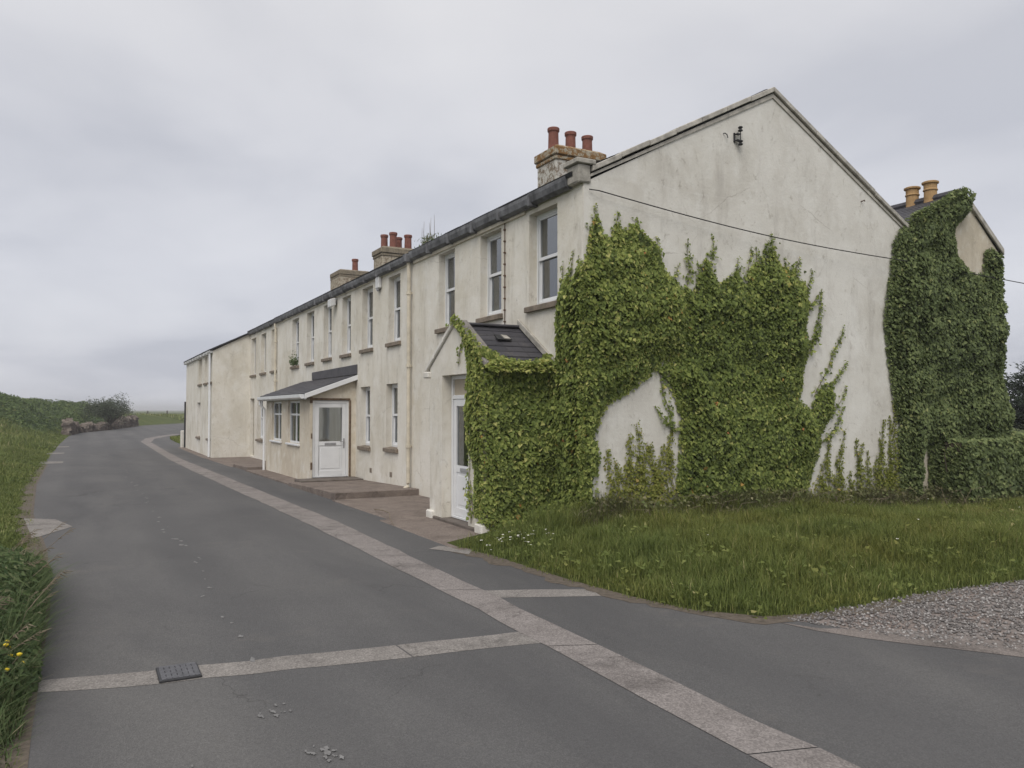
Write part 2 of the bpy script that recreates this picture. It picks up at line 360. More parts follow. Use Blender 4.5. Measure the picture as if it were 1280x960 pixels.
# terrain sheet
def axis(pts):
    out = []
    for a, b, n in pts: out += list(np.linspace(a, b, n, endpoint=False))
    return np.array(out)
gx = axis([(-2500, -300, 8), (-300, -60, 10), (-60, -16, 22), (-16, -5, 56), (-5, -2.2, 6), (-2.2, 6, 64), (6, 16, 24), (16, 80, 16), (80, 500, 12), (500, 2500, 9)])
gy = axis([(-200, -20, 8), (-20, -6, 14), (-6, 1, 58), (1, 3, 8), (3, 24, 42), (24, 90, 66), (90, 180, 30), (180, 600, 14), (600, 3500, 10)])
XX, YY = np.meshgrid(gx, gy); ZZ = terrain(XX, YY)
V = np.stack([XX, YY, ZZ], -1).reshape(-1, 3); nx, ny = len(gx), len(gy)
ii, jj = np.meshgrid(np.arange(nx-1), np.arange(ny-1)); b = (jj*nx+ii).ravel()
tag(finish('ground', np_mesh('ground', V, np.stack([b, b+1, b+nx+1, b+nx], 1), smooth=True), M['turf']), kind='structure')

def rough_edge(pts, step=.35, amp=.03, keep=()):
    out = []
    n = len(pts)
    for i in range(n):
        a = np.array(pts[i], float); b_ = np.array(pts[(i+1) % n], float); L = np.linalg.norm(b_-a); k = max(1, int(L/step)) if L < 60 else 1
        nn = np.array([-(b_-a)[1], (b_-a)[0]])/max(L, 1e-9)
        for j in range(k):
            p = a+(b_-a)*j/k
            if j and i not in keep: p = p+nn*R.normal(0, amp)
            out.append(p)
    return out
def sheet(name, pts, z, mat, kind='structure', thick=0):
    mb = MB(); P = [(p[0], p[1], gz(p[1])+z) for p in pts]
    if thick: mb.prism(P, (0, 0, -thick))
    else: mb.face(P)
    import bmesh
    o = mb.build(name, mat)
    bm = bmesh.new(); bm.from_mesh(o.data); bmesh.ops.triangulate(bm, faces=bm.faces, ngon_method='EAR_CLIP')
    for f in bm.faces:
        if not thick and f.normal.z < 0: f.normal_flip()
    bm.to_mesh(o.data); bm.free()
    return tag(o, kind=kind)
# road: three joined sheets (flat, falling, flat) made as one mesh
def road():
    p1 = [(-5.85, -25), (-6.08, -8), (-6.22, -4.3), (-6.24, -1), (-6.38, 2.1), (-6.45, 3)]
    p1r = [(-1.3, 3), (-1.3, .2), (-1.70, -.6), (-1.66, -2.14), (-1.52, -3.04), (-1.35, -3.71), (-.95, -4.18), (-.79, -4.4), (-.45, -5.15), (.07, -5.6), (1.5, -5.85), (9, -6.3), (9, -25)]
    A = rough_edge(p1, .3, .025)[:-25 if False else None]
    flat = []
    pts = p1+p1r
    r = rough_edge(pts, .3, .03, keep=(5, len(pts)-1, len(pts)-2))
    mb = MB(); mb.face([(p[0], p[1], 0) for p in r])
    ys = [3, 6.5, 10, 13.5, 18, 24]
    for y0, y1 in zip(ys[:-1], ys[1:]):
        a0, a1 = (left_x(y0) if y0 > 3 else -6.45), left_x(y1)
        mb.face([(a0, y0, gz(y0)), (-1.3, y0, gz(y0)), (-1.3, y1, gz(y1)), (a1, y1, gz(y1))])
    L = [(left_x(24), 24)]+[(left_x(y), y) for y in (28, 35, 42, 50, 58, 63, 68, 73, 78, 87, 97, 113, 130, 160)]
    Rr = [(45, 150), (20, 100), (9, 76), (3.4, 66), (1.2, 60), (-.4, 54), (-1.05, 48), (-1.2, 42), (-1.15, 37), (-1.3, 24)]
    mb.face([(p[0], p[1], gz(30)) for p in L+Rr])
    import bmesh
    o = mb.build('road', M['asphalt']); bm = bmesh.new(); bm.from_mesh(o.data); bmesh.ops.triangulate(bm, faces=bm.faces, ngon_method='EAR_CLIP')
    for f in bm.faces:
        if f.normal.z < 0: f.normal_flip()
    bm.to_mesh(o.data); bm.free(); tag(o, kind='structure')
road()
def ribbon(name, ptsL, ptsR, z, mat, seg=.4, amp=.008):
    # both edges resampled and roughened; follows the ground fall
    def res(P):
        P = np.array(P, float); d = np.r_[0, np.cumsum(np.linalg.norm(np.diff(P, axis=0), axis=1))]; return P, d
    A, da = res(ptsL); B, db = res(ptsR); n = int(da[-1]/seg)+1
    t = np.linspace(0, 1, n); a = np.stack([np.interp(t*da[-1], da, A[:, i]) for i in (0, 1)], 1); c = np.stack([np.interp(t*db[-1], db, B[:, i]) for i in (0, 1)], 1)
    a += R.normal(0, amp, a.shape); c += R.normal(0, amp, c.shape)
    mb = MB()
    for i in range(n-1):
        if i and i % max(2, int(2.4/seg)) == 0: a[i] = a[i]+(a[i+1]-a[i])*.012/seg; c[i] = c[i]+(c[i+1]-c[i])*.012/seg
        mb.face([(*a[i], gz(a[i][1])+z), (*c[i], gz(c[i][1])+z), (*c[i+1], gz(c[i+1][1])+z), (*a[i+1], gz(a[i+1][1])+z)])
    return tag(mb.build(name, mat), kind='structure')
ribbon('kerb_strip', [(-3.03, -14), (-3.0, -6), (-2.93, -2.9), (-2.97, 3), (-3.04, 17), (-3.02, 30), (-3.0, 44), (-2.4, 50), (-1.2, 55), (.4, 60)],
       [(-2.62, -14), (-2.64, -6), (-2.6, -3.2), (-2.52, 3), (-2.54, 17), (-2.6, 30), (-2.5, 43), (-1.9, 49), (-.7, 54), (.9, 59)], .004, M['strip'])
ribbon('concrete_crossing', [(-6.2, -3.31), (-5.47, -3.52), (-2.88, -3.895)], [(-6.2, -3.08), (-5.45, -3.24), (-2.88, -3.575)], .002, M['paleconc'], .25)
ribbon('concrete_crossing', [(-2.68, -2.48), (-1.55, -2.97)], [(-2.68, -2.15), (-1.6, -2.62)], .002, M['paleconc'], .25)
sheet('concrete_patch', [(-6.5, 3.3), (-6.05, 4.4), (-6.3, 5.5), (-6.75, 5.9)], .005, M['paleconc'])
sheet('concrete_patch', rough_edge([(-1.92, -.45), (-1.75, -.2), (-2.0, .25), (-2.2, .1)], .2, .02), .005, M['paleconc'])
for k, (y, w) in enumerate(((24, .55), (31, .5), (38, .6))):
    sheet('concrete_patch', [(left_x(y)-.2, y), (left_x(y)+w, y+.3), (left_x(y)+w, y+1.4), (left_x(y)-.2, y+1.6)], .006, M['paleconc'])
# worn centre line: flakes of old paint
mb = MB()
FZ = [.004]
def flake(x, y, r):
    FZ[0] += .00003
    n = 9; P = []
    for i in range(n):
        a = 2*math.pi*i/n; q = r*random.uniform(.35, 1.1); P.append((x+q*math.cos(a)*.7, y+q*math.sin(a)*1.5, gz(y)+FZ[0]))
    mb.face(P)
for t in np.arange(0, 1, .035):
    x = -4.84+.0*t+random.uniform(-.06, .06); y = -3+t*26
    if t < .35:
        for _ in range(random.randint(1, 4)): flake(x+random.uniform(-.07, .07), y+random.uniform(-.35, .35), random.uniform(.018, .055))
    elif random.random() < .8:
        for _ in range(2): flake(x+random.uniform(-.06, .06), y+random.uniform(-.5, .5), random.uniform(.02, .05))
for (x, y) in ((-4.98, -4.35), (-4.9, -4.3), (-4.86, -4.95), (-4.8, -5.05), (-4.83, -5.0), (-5.4, -4.9)):
    for _ in range(7): flake(x+random.uniform(-.05, .05), y+random.uniform(-.07, .07), random.uniform(.006, .024))
tag(mb.build('road_marking', M['paint']), kind='structure')
sheet('gravel_bed', rough_edge([(-.95, -4.05), (1, -4.15), (2.2, -4.25), (9, -4.4), (9, -6.6), (1.5, -6.2), (.07, -5.95), (-.55, -5.4), (-1.0, -4.4)], .3, .02), -.004, M['gravel'])
sheet('dusty_verge', rough_edge([(-1.0, -4.3), (-.3, -4.9), (.07, -5.5), (1.5, -5.75), (9, -6.2), (9, -6.9), (2, -6.35), (.6, -6.2), (-.1, -5.9), (-.6, -5.2)], .25, .07), .003, M['dust'])
def grit_edge(name, pts, w0, w1, z, inner=.1):
    P = np.array(pts, float); d = np.r_[0, np.cumsum(np.linalg.norm(np.diff(P, axis=0), axis=1))]; n = int(d[-1]/.11); t = np.linspace(0, d[-1], n)
    q = np.stack([np.interp(t, d, P[:, i]) for i in (0, 1)], 1); g = np.gradient(q, axis=0); g = g/np.linalg.norm(g, axis=1, keepdims=True); nn = np.stack([g[:, 1], -g[:, 0]], 1)
    w = w0+(w1-w0)*np.clip(.5+.6*wob(t*2.3, t*.9, 1.6)+R.normal(0, .2, n), 0, 1.3); o = q-nn*w[:, None]; i_ = q+nn*inner
    mb = MB()
    for k in range(n-1): mb.face([(*o[k], gz(o[k][1])+z), (*i_[k], gz(i_[k][1])+z), (*i_[k+1], gz(i_[k+1][1])+z), (*o[k+1], gz(o[k+1][1])+z)])
    o_ = mb.build(name, M['soil']); tag(o_, kind='structure')
grit_edge('soil_edge', GE[8::-1][1:], .02, .16, .0025)
grit_edge('soil_edge', [(left_x(y), y) for y in np.arange(-9, 24, .5)], .03, .22, .0025)
# concrete apron in front of the houses
def slab(name, x0, x1, y0, y1, za, zb, mat=None):
    m = MB(); m.hexa([(x0, y0, za-.3), (x1, y0, za-.3), (x1, y1, zb-.3), (x0, y1, zb-.3)], [(x0, y0, za), (x1, y0, za), (x1, y1, zb), (x0, y1, zb)])
    return tag(m.build(name, mat or M['apron'], bevel=.012), kind='structure')
slab('pavement', -1.76, .1, 2.78, 6.0, .012, -.012)
slab('pavement', -1.92, -.75, -.15, 2.775, .006, .012)
slab('pavement', -1.70, .1, 6.003, 10.0, .115, .0)
slab('pavement', -1.66, .1, 10.003, 15.9, -.045, -.11)
slab('pavement', -1.62, .1, 15.903, 18.5, -.03, -.09)
slab('pavement', -1.7, .1, 18.503, 24.95, -.175, -.235)
slab('pavement', -1.75, -1.4, 24.953, 35.2, -.237, -.237)
slab('door_step', -1.5, -.02, 9.55, 10.26, .045, .045, M['step'])
# iron drain cover set in the crossing strip
dc = thing('drain_cover', 'rusty iron drain cover set in the pale concrete band across the road', 'drain cover', (-5.34, -3.36, .01))
m = MB(); m.box(-5.47, -5.22, -3.52, -3.22, .0, .016); m.build('frame', M['black'], dc, bevel=.004)
m = MB()
for i in range(7): m.box(-5.455+i*.033, -5.428+i*.033, -3.505, -3.235, .014, .019)
for i in range(4): m.box(-5.455, -5.235, -3.49+i*.078, -3.455+i*.078, .013, .0185)
m.build('grate', M['cover'], dc)

# ------------------------------------------------------------------ house building blocks
RX, RZ, EZ = 3.55, 6.68, 4.93         # ridge x, ridge z, eave top z
SL = (RZ-EZ)/RX
def slates(mb_pts, name, parent, thick=.05):
    # one sloping slab given by 4 corners (eave0, eave1, ridge1, ridge0) with real slate courses as thin steps
    e0, e1, r1, r0 = [Vector(p) for p in mb_pts]
    n = (e1-e0).cross(r0-e0).normalized()
    if n.z < 0: n = -n
    L = (r0-e0).length; k = max(2, int(L/.145)); vs = []; fs = []; uv = []
    for i in range(k):
        t0, t1 = i/k, min(1, (i+1.25)/k)
        a, b_ = e0.lerp(r0, t0), e1.lerp(r1, t0); c, d = e1.lerp(r1, t1), e0.lerp(r0, t1)
        w = int(max(1, (b_-a).length/.6))
        for j in range(w):
            s0, s1 = j/w, (j+1)/w
            g = random.uniform(.009, .014)
            q = [a.lerp(b_, s0)+n*g, a.lerp(b_, s1)+n*g, d.lerp(c, s1)+n*.004, d.lerp(c, s0)+n*.004]
            q2 = [a.lerp(b_, s0), a.lerp(b_, s1)]
            B = len(vs); vs += [tuple(p) for p in q]+[tuple(p) for p in q2]; fs += [(B, B+1, B+2, B+3), (B, B+4, B+5, B+1)]
            W = (b_-a).length
            uv += [(s0*W+.14*(i % 2), t0*L, 0), (s1*W+.14*(i % 2), t0*L, 0), (s1*W+.14*(i % 2), t1*L, 0), (s0*W+.14*(i % 2), t1*L, 0), (s0*W, t0*L, 0), (s1*W, t0*L, 0)]
    B = len(vs); q = [e0, e1, r1, r0]; vs += [tuple(p) for p in q]+[tuple(p-n*thick) for p in q]; uv += [(0, 0, 0)]*8
    fs += [(B+7, B+6, B+5, B+4), (B, B+1, B+5, B+4), (B+1, B+2, B+6, B+5), (B+2, B+3, B+7, B+6), (B+3, B, B+4, B+7)]
    me = bpy.data.meshes.new(name); me.from_pydata(vs, [], fs)
    at = me.attributes.new('slate_uv', 'FLOAT_VECTOR', 'POINT'); at.data.foreach_set('vector', np.array(uv, np.float32).ravel())
    me.validate(); return finish(name, me, M['slate'], parent)
def window(parent, fn, a0, a1, z0, z1, sill=True, boarded=False, depth=.13, kind='sash', curtain=True):
    f = .055; d0 = -depth
    zs = z0+(.075 if sill else 0)
    m = MB(fn)
    m.box(a0, a0+f, d0-.06, d0, zs, z1).box(a1-f, a1, d0-.06, d0, zs, z1).box(a0+f, a1-f, d0-.06, d0, z1-f, z1).box(a0+f, a1-f, d0-.06, d0, zs, zs+f)
    w = m.build('window', M['upvc'], parent, bevel=.004)
    if sill:
        m = MB(fn); m.hexa([(a0-.07, d0, z0-.02), (a1+.07, d0, z0-.02), (a1+.07, .06, z0-.035), (a0-.07, .06, z0-.035)], [(a0-.002, d0, z0+.074), (a1+.002, d0, z0+.074), (a1+.07, .06, z0+.05), (a0-.07, .06, z0+.05)])
        m.build('sill', M['stone_sill'], w, bevel=.008)
    if boarded:
        m = MB(fn); m.box(a0+f, a1-f, d0-.04, d0-.02, zs+f, z1-f); m.build('board', M['board'], w)
        return w
    g = .035; i0, i1 = a0+f, a1-f; zm = (zs+z1)/2+.01
    m = MB(fn)
    if kind == 'sash':
        m.box(i0, i1, d0-.045, d0-.01, zm-.025, zm+.025)
        m.box(i0, i0+g, d0-.04, d0-.012, zm+.025, z1-f).box(i1-g, i1, d0-.04, d0-.012, zm+.025, z1-f).box(i0+g, i1-g, d0-.04, d0-.012, z1-f-g, z1-f)
        m.build('sash', M['upvc'], w, bevel=.003)
        m = MB(fn); m.box(i0, i0+g, d0-.057, d0-.046, zs+f, zm-.025).box(i1-g, i1, d0-.057, d0-.046, zs+f, zm-.025).box(i0+g, i1-g, d0-.057, d0-.046, zs+f, zs+f+g+.01)
        m.build('sash', M['upvc'], w, bevel=.002)
        panes = [(i0+g, i1-g, zm+.025, z1-f-g, d0-.03), (i0+g, i1-g, zs+f+g+.01, zm-.025, d0-.052)]
    else:       # casement pair with top lights
        am = (a0+a1)/2; zt = z1-.36
        m.box(am-.03, am+.03, d0-.05, d0-.006, zs+f, z1-f).box(i0, am-.03, d0-.05, d0-.008, zt-.025, zt+.025).box(am+.03, i1, d0-.05, d0-.008, zt-.025, zt+.025)
        m.build('sash', M['upvc'], w, bevel=.003)
        panes = [(i0, am-.03, zs+f, zt-.025, d0-.03), (am+.03, i1, zs+f, zt-.025, d0-.03), (i0, am-.03, zt+.025, z1-f, d0-.03), (am+.03, i1, zt+.025, z1-f, d0-.03)]
    for q in panes:
        m = MB(fn); m.box(q[0], q[1], q[4]-.004, q[4], q[2], q[3]); m.build('pane', M['glass'], w)
    # net curtain hanging inside, and the dark room box behind it
    m = MB(fn); n = 24; dz = d0-.088
    pts = [(i0-.05+(i1-i0+.1)*i/n, dz+.018*math.sin(i*1.9)+.01*math.sin(i*.7), 0) for i in range(n+1)]
    for i in range(n):
        p, q = pts[i], pts[i+1]; m.face([(p[0], p[1], zs), (q[0], q[1], zs), (q[0], q[1], z1), (p[0], p[1], z1)])
    if curtain: m.build('curtain', M['curtain'], w)
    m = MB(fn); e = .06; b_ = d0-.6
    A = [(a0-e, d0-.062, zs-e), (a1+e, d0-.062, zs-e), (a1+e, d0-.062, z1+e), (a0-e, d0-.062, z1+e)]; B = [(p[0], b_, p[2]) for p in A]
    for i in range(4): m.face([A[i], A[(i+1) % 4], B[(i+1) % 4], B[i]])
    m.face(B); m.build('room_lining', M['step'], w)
    return w
def downpipe(parent, pts, mat, r=.038, clips=()):
    m = MB(); m.tube(pts, r, 10)
    for p in clips: m.tube([(p[0], p[1], p[2]-.03), (p[0], p[1], p[2]+.03)], r*1.45, 10); m.box(p[0], 0 if p[0] > -.5 else p[0]+.1, p[1]-.015, p[1]+.015, p[2]-.012, p[2]+.012)
    return m.build('downpipe', mat, parent, smooth=False)
def eave_gutter(parent, x, z, y0, y1, mat, d=.13, h=.17):
    n = max(2, int((y1-y0)/.9)); m = MB()
    prof = lambda o: [(x, z-h*.85), (x-d*.35, z-h), (x-d*.85, z-h*.8), (x-d, z-h*.35), (x-d, z-.01), (x-d+.02, z-.005), (x, z-.03)]
    for i in range(n):
        a, b_ = y0+(y1-y0)*i/n+.002, y0+(y1-y0)*(i+1)/n-.002; o1 = random.uniform(-.012, .012)
        m.prism([(p[0]+o1*.5, a, p[1]+o1) for p in prof(0)], (0, b_-a, 0))
        if i: m.box(x-d-.012, x+.005, a-.03, a+.03, z-h-.012, z-.012+o1*.3)
    return m.build('gutter', mat, parent, bevel=.004)
def chimney(parent, x0, x1, y0, y1, zb, zt, mat, capmat, pots, capw=.055, caph=.25):
    m = MB(); nz = 6
    for i in range(nz):
        a = zb+(zt-zb)*i/nz; b_ = zb+(zt-zb)*(i+1)/nz; m.box(x0, x1, y0, y1, a, b_)
    m = MB().box(x0, x1, y0, y1, zb, zt); ch = m.build('chimney', mat, parent, bevel=.02)
    m = MB().box(x0-capw*.5, x1+capw*.5, y0-capw*.5, y1+capw*.5, zt-.10, zt-.005).box(x0-capw, x1+capw, y0-capw, y1+capw, zt, zt+.17)
    q = .07
    m.hexa([(x0-capw, y0-capw, zt+.17), (x1+capw, y0-capw, zt+.17), (x1+capw, y1+capw, zt+.17), (x0-capw, y1+capw, zt+.17)], [(x0+q, y0+q, zt+caph), (x1-q, y0+q, zt+caph), (x1-q, y1-q, zt+caph), (x0+q, y1-q, zt+caph)])
    m.build('chimney_cap', capmat, ch, bevel=.02)
    for (px, py, h, r, pm) in pots:
        m = MB(); z = zt+caph-.06
        m.lathe((px, py, z), [(r*1.12, 0), (r*1.05, h*.1), (r, h*.15), (r*.94, h*.8), (r*1.0, h*.83), (r*1.12, h*.86), (r*1.14, h*.97), (r*1.05, h), (r*.82, h), (r*.8, h*.6)], 16)
        m.build('chimney_pot', pm, ch, smooth=False)
    return ch

# ------------------------------------------------------------------ house A: end of the terrace, with the bare gable
W_UP_A = [(.68, 1.50, 3.2, 4.66), (2.42, 3.20, 3.2, 4.66), (4.27, 5.02, 3.18, 4.66)]
HA = thing('terraced_house', 'end house of the white terrace, with the broad bare gable wall and slate roofed porch', 'house', (0, 0, 0), 'houses of the white terrace')
m = MB(street(0)); m.wall(0, 6.3, -.1, EZ-.15, [(w[0], w[1], w[2], w[3]) for w in W_UP_A], .30)
wa = m.build('wall', M['facade'], HA)
m = MB(); m.add([(0, 0, -.2), (6.75, 0, -.2), (6.75, 0, EZ), (RX, 0, RZ-.03), (0, 0, EZ-.15)], [(0, 1, 2, 3, 4)])
m.face([(6.75, 0, -.2), (6.75, 6.3, -.2), (6.75, 6.3, EZ), (6.75, 0, EZ)]); m.build('gable_wall', M['gable'], HA)
for w in W_UP_A: window(HA, street(0), *w)
m = MB()
rf = slates([(-.13, .12, EZ), (-.13, 6.3, EZ), (RX, 6.3, RZ), (RX, .12, RZ)], 'roof', HA)
slates([(6.95, .12, EZ-.08), (6.95, 6.3, EZ-.08), (RX, 6.3, RZ), (RX, .12, RZ)], 'roof', HA)
m = MB().tube([(RX, .1, RZ+.02), (RX, 6.3, RZ+.02)], .09, 8); m.build('ridge_tile', M['slateplain'], HA)
# verge coping on the gable
for sx, x1, z1 in ((-1, .12, EZ+.10), (1, 6.86, EZ-.02)):
    m = MB(); n = 7
    for i in range(n):
        t0, t1 = i/n+(.0012 if i else 0), (i+1)/n-.0012
        p0 = (x1+(RX-x1)*t0, z1+(RZ+.10-z1)*t0); p1 = (x1+(RX-x1)*t1, z1+(RZ+.10-z1)*t1); dz = random.uniform(-.008, .008)
        m.prism([(p0[0], -.055, p0[1]-.08+dz), (p1[0], -.055, p1[1]-.08+dz), (p1[0], -.055, p1[1]+dz), (p0[0], -.055, p0[1]+dz)], (0, .29, 0))
    m.build('verge_coping', M['coping'], HA, bevel=.008)
    m = MB(); m.prism([(x1+.05*-sx*-1, -.02, z1-.175), (RX, -.02, RZ-.075), (RX, -.02, RZ-.005), (x1, -.02, z1-.11)], (0, .015, 0)); m.build('verge_strip', M['coping'], HA)
m = MB().box(-.10, .10, -.03, .26, EZ-.15, EZ+.10); kn = m.build('kneeler', M['concrete'], HA, bevel=.015, jit=.006)
MB().box(-.14, .17, -.06, .31, EZ+.10, EZ+.17).build('cap_stone', M['concrete'], kn, bevel=.01)
eave_gutter(HA, 0, EZ-.005, .265, 6.3, M['gutter'], .14, .185)
MB().box(-.035, 0.002, 1.6, 6.29, EZ-.235, EZ-.175).build('fascia', M['cream'], HA)
chimney(HA, 2.8, 4.02, 5.3, 6.1, 5.9, 7.12, M['chim_white'], M['lichen'], [(2.98, 5.7, .52, .118, M['terracotta']), (3.42, 5.7, .50, .118, M['terracotta']), (3.86, 5.7, .48, .118, M['terracotta'])])
downpipe(HA, [(-.09, 6.42, EZ-.17), (-.075, 6.42, 4.5), (-.075, 6.42, .2), (-.075, 6.42, .13), (-.16, 6.42, .08)], M['cream'], .04, [(-.075, 6.42, z) for z in (.95, 2.6, 4.1)])
MB().box(-.19, -.01, 6.33, 6.51, EZ-.2, EZ-.03).build('hopper', M['gutter'], HA, bevel=.015)
MB().box(-.008, .001, -.002, .16, 2.4, EZ-.2).build('corner_render', M['facade'], HA)
m = MB().tube([(-.012, 2.28, 4.7), (-.012, 2.28, 3.06)], .007, 6)
for i in range(9): m.box(-.03, 0, 2.262, 2.298, 3.1+i*.185, 3.12+i*.185)
m.build('wall_cable', M['rust'], HA)
# porch of house A
PX = -1.10
m = MB(street(PX)); m.wall(.85, 2.75, -.1, 2.33, [(1.32, 2.27, -.1, 2.22)], .17); m.face([(.85, 0, 2.33), (2.75, 0, 2.33), (2.75, 0, 2.35), (1.8, 0, 2.955), (.85, 0, 2.35)])
m.fn = None
m.face([(PX, .85, -.1), (0, .85, -.1), (0, .85, 2.33), (PX, .85, 2.33)]); m.face([(PX, 2.75, -.1), (0, 2.75, -.1), (0, 2.75, 2.33), (PX, 2.75, 2.33)])
m.build('porch_wall', M['facade'], HA)
for y, s in ((.87, 1), (2.73, -1)):
    MB().box(PX-.05, PX+.24, min(y-.07*s, y+.16*s), max(y-.07*s, y+.16*s), -.1, .13).build('plinth', M['gable'], HA, bevel=.02)
slates([(PX+.12, .70, 2.27), (.0, .70, 2.27), (.0, 1.8, 2.96), (PX+.12, 1.8, 2.96)], 'porch_roof', HA, .04)
slates([(PX+.12, 2.90, 2.27), (.0, 2.90, 2.27), (.0, 1.8, 2.96), (PX+.12, 1.8, 2.96)], 'porch_roof', HA, .04)
MB().box(PX+.1, -.02, 1.72, 1.88, 2.955, 3.0).build('porch_ridge', M['slateplain'], HA, bevel=.015)
m = MB()
m.prism([(-.62, 1.34, 2.72), (-.38, 1.34, 2.72), (-.38, 1.47, 2.80), (-.62, 1.47, 2.80)], (0, -.006, .012)); m.build('slate_gap_and_debris', M['black'], HA)  # raised black piece paints the shade inside a gap of missing slates
m = MB(); m.prism([(-.50, 1.35, 2.735), (-.41, 1.34, 2.73), (-.43, 1.43, 2.785), (-.52, 1.45, 2.795)], (0, -.008, .016)); m.build('slate_gap_and_debris', M['concrete'], HA)
MB().prism([(-.05, .7, 2.30), (-.05, 1.8, 3.0), (-.05, 1.8, 3.1), (-.05, .7, 2.40)], (.05, 0, 0)).build('porch_flashing', M['concrete'], HA, bevel=.006)
for ya, yb in ((.70, 1.8), (2.90, 1.8)):
    m = MB(); n = 3
    for i in range(n):
        t0, t1 = i/n, (i+1)/n-.002
        a = (ya+(yb-ya)*t0, 2.27+(2.96-2.27)*t0); c = (ya+(yb-ya)*t1, 2.27+(2.96-2.27)*t1)
        m.prism([(PX-.04, a[0], a[1]), (PX-.04, c[0], c[1]), (PX-.04, c[0], c[1]+.085), (PX-.04, a[0], a[1]+.085)], (.24, 0, 0))
    m.build('porch_coping', M['gable'] if ya > 2 else M['paleconc'], HA, bevel=.012)
MB().box(PX-.05, PX+.15, 2.73, 2.93, 2.20, 2.30).build('kneeler', M['gable'], HA, bevel=.015)
def door(parent, fn, a0, a1, z0, z1, depth, hinge=1, glass_z=(.46, .93), transom=None):
    d0 = -depth; f = .06; m = MB(fn)
    top = transom or z1
    m.box(a0, a0+f, d0-.07, d0, z0, top).box(a1-f, a1, d0-.07, d0, z0, top).box(a0+f, a1-f, d0-.07, d0, top-f, top).box(a0+f, a1-f, d0-.07, d0+.012, z0, z0+.035)
    if transom: m.box(a0+f, a1-f, d0-.07, d0, z1-f, z1)
    fr = m.build('door_frame', M['upvc'], parent, bevel=.004)
    if transom: MB(fn).box(a0+f, a1-f, d0-.05, d0-.03, z1, top-f).build('transom_panel', M['beige'], fr)
    i0, i1, j0, j1 = a0+f+.004, a1-f-.004, z0+.04, z1-f-.004; s = .10; H = j1-j0
    gz0, gz1 = j0+H*glass_z[0], j0+H*glass_z[1]
    m = MB(fn)
    m.box(i0, i0+s, d0-.06, d0-.012, j0, j1).box(i1-s, i1, d0-.06, d0-.012, j0, j1).box(i0+s, i1-s, d0-.06, d0-.012, gz1, j1).box(i0+s, i1-s, d0-.06, d0-.012, gz0-.1, gz0).box(i0+s, i1-s, d0-.06, d0-.012, j0, j0+.12)
    m.box(i0+s, i1-s, d0-.05, d0-.026, j0+.12, gz0-.1)
    m.box(i0+s+.05, i1-s-.05, d0-.03, d0-.018, j0+.17, gz0-.15)
    dr = m.build('door', M['upvc'], parent, bevel=.004)
    MB(fn).box(i0+s, i1-s, d0-.04, d0-.034, gz0, gz1).build('pane', M['glass'], dr)
    MB(fn).box(i0+s-.02, i1-s+.02, d0-.085, d0-.08, gz0-.1, gz1+.1).build('blind', M['curtain'], dr)
    ac = (i0+i1)/2
    MB(fn).box(ac-.14, ac+.14, d0-.014, d0+.004, gz0-.085, gz0-.03).build('letterbox', M['metal'], dr, bevel=.006)
    ha = i1-.05 if hinge > 0 else i0+.05
    m = MB(fn); m.box(ha-.018, ha+.018, d0-.014, d0-.002, gz0-.17, gz0+.07); m.box(min(ha, ha-.11*hinge), max(ha, ha-.11*hinge), d0+.03, d0+.045, gz0-.02, gz0+.0).box(ha-.008, ha+.008, d0-.004, d0+.03, gz0-.018, gz0-.002)
    m.build('handle', M['metal'], dr, bevel=.004)
    return dr
door(HA, street(PX), 1.33, 2.26, .06, 1.92, .15, -1, (.43, .94), 2.22)
MB().box(PX-.04, PX+.22, 1.05, 2.55, -.1, .055).build('threshold', M['step'], HA, bevel=.012)
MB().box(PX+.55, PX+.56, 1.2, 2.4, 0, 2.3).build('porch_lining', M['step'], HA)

# ------------------------------------------------------------------ house B: middle of the terrace, lean-to porch
W_UP_B = [(7.13, 7.88, 3.12, 4.64), (8.99, 9.80, 3.10, 4.64), (10.75, 11.52, 3.08, 4.64), (12.55, 13.37, 3.08, 4.64), (14.46, 15.32, 3.06, 4.64), (16.37, 17.3, 3.05, 4.63)]
W_LO_B = [(7.27, 8.0, .80, 2.27), (9.15, 9.9, .76, 2.25)]
HB = thing('terraced_house', 'long middle house of the white terrace, with the lean-to porch and white half glazed door', 'house', (0, 12.9, 0), 'houses of the white terrace')
m = MB(street(0)); m.wall(6.3, 19.55, -.35, EZ-.15, W_UP_B+W_LO_B, .30); m.build('wall', M['facade'], HB)
MB().face([(6.75, 6.3, -.3), (6.75, 19.55, -.3), (6.75, 19.55, EZ), (6.75, 6.3, EZ)]).build('rear_wall', M['gable'], HB)
for w in W_UP_B+W_LO_B: window(HB, street(0), *w)
slates([(-.13, 6.3, EZ-.02), (-.13, 19.55, EZ-.02), (RX, 19.55, RZ-.02), (RX, 6.3, RZ-.02)], 'roof', HB)
slates([(6.95, 6.3, EZ-.08), (6.95, 19.55, EZ-.08), (RX, 19.55, RZ-.02), (RX, 6.3, RZ-.02)], 'roof', HB)
MB().tube([(RX, 6.3, RZ), (RX, 19.55, RZ)], .09, 8).build('ridge_tile', M['slateplain'], HB)
eave_gutter(HB, 0, EZ-.03, 6.53, 19.5, M['gutter'], .13, .16)
MB().box(-.03, .002, 6.55, 19.5, EZ-.215, EZ-.175).build('fascia', M['cream'], HB)
chimney(HB, 2.8, 4.15, 16.55, 17.45, 5.9, 7.0, M['chim_brown'], M['capgrey'], [(3.1, 17.2, .56, .12, M['terracotta']), (3.28, 16.8, .58, .125, M['terracotta']), (3.62, 17.2, .52, .12, M['terracotta']), (3.82, 16.8, .55, .125, M['terracotta'])])
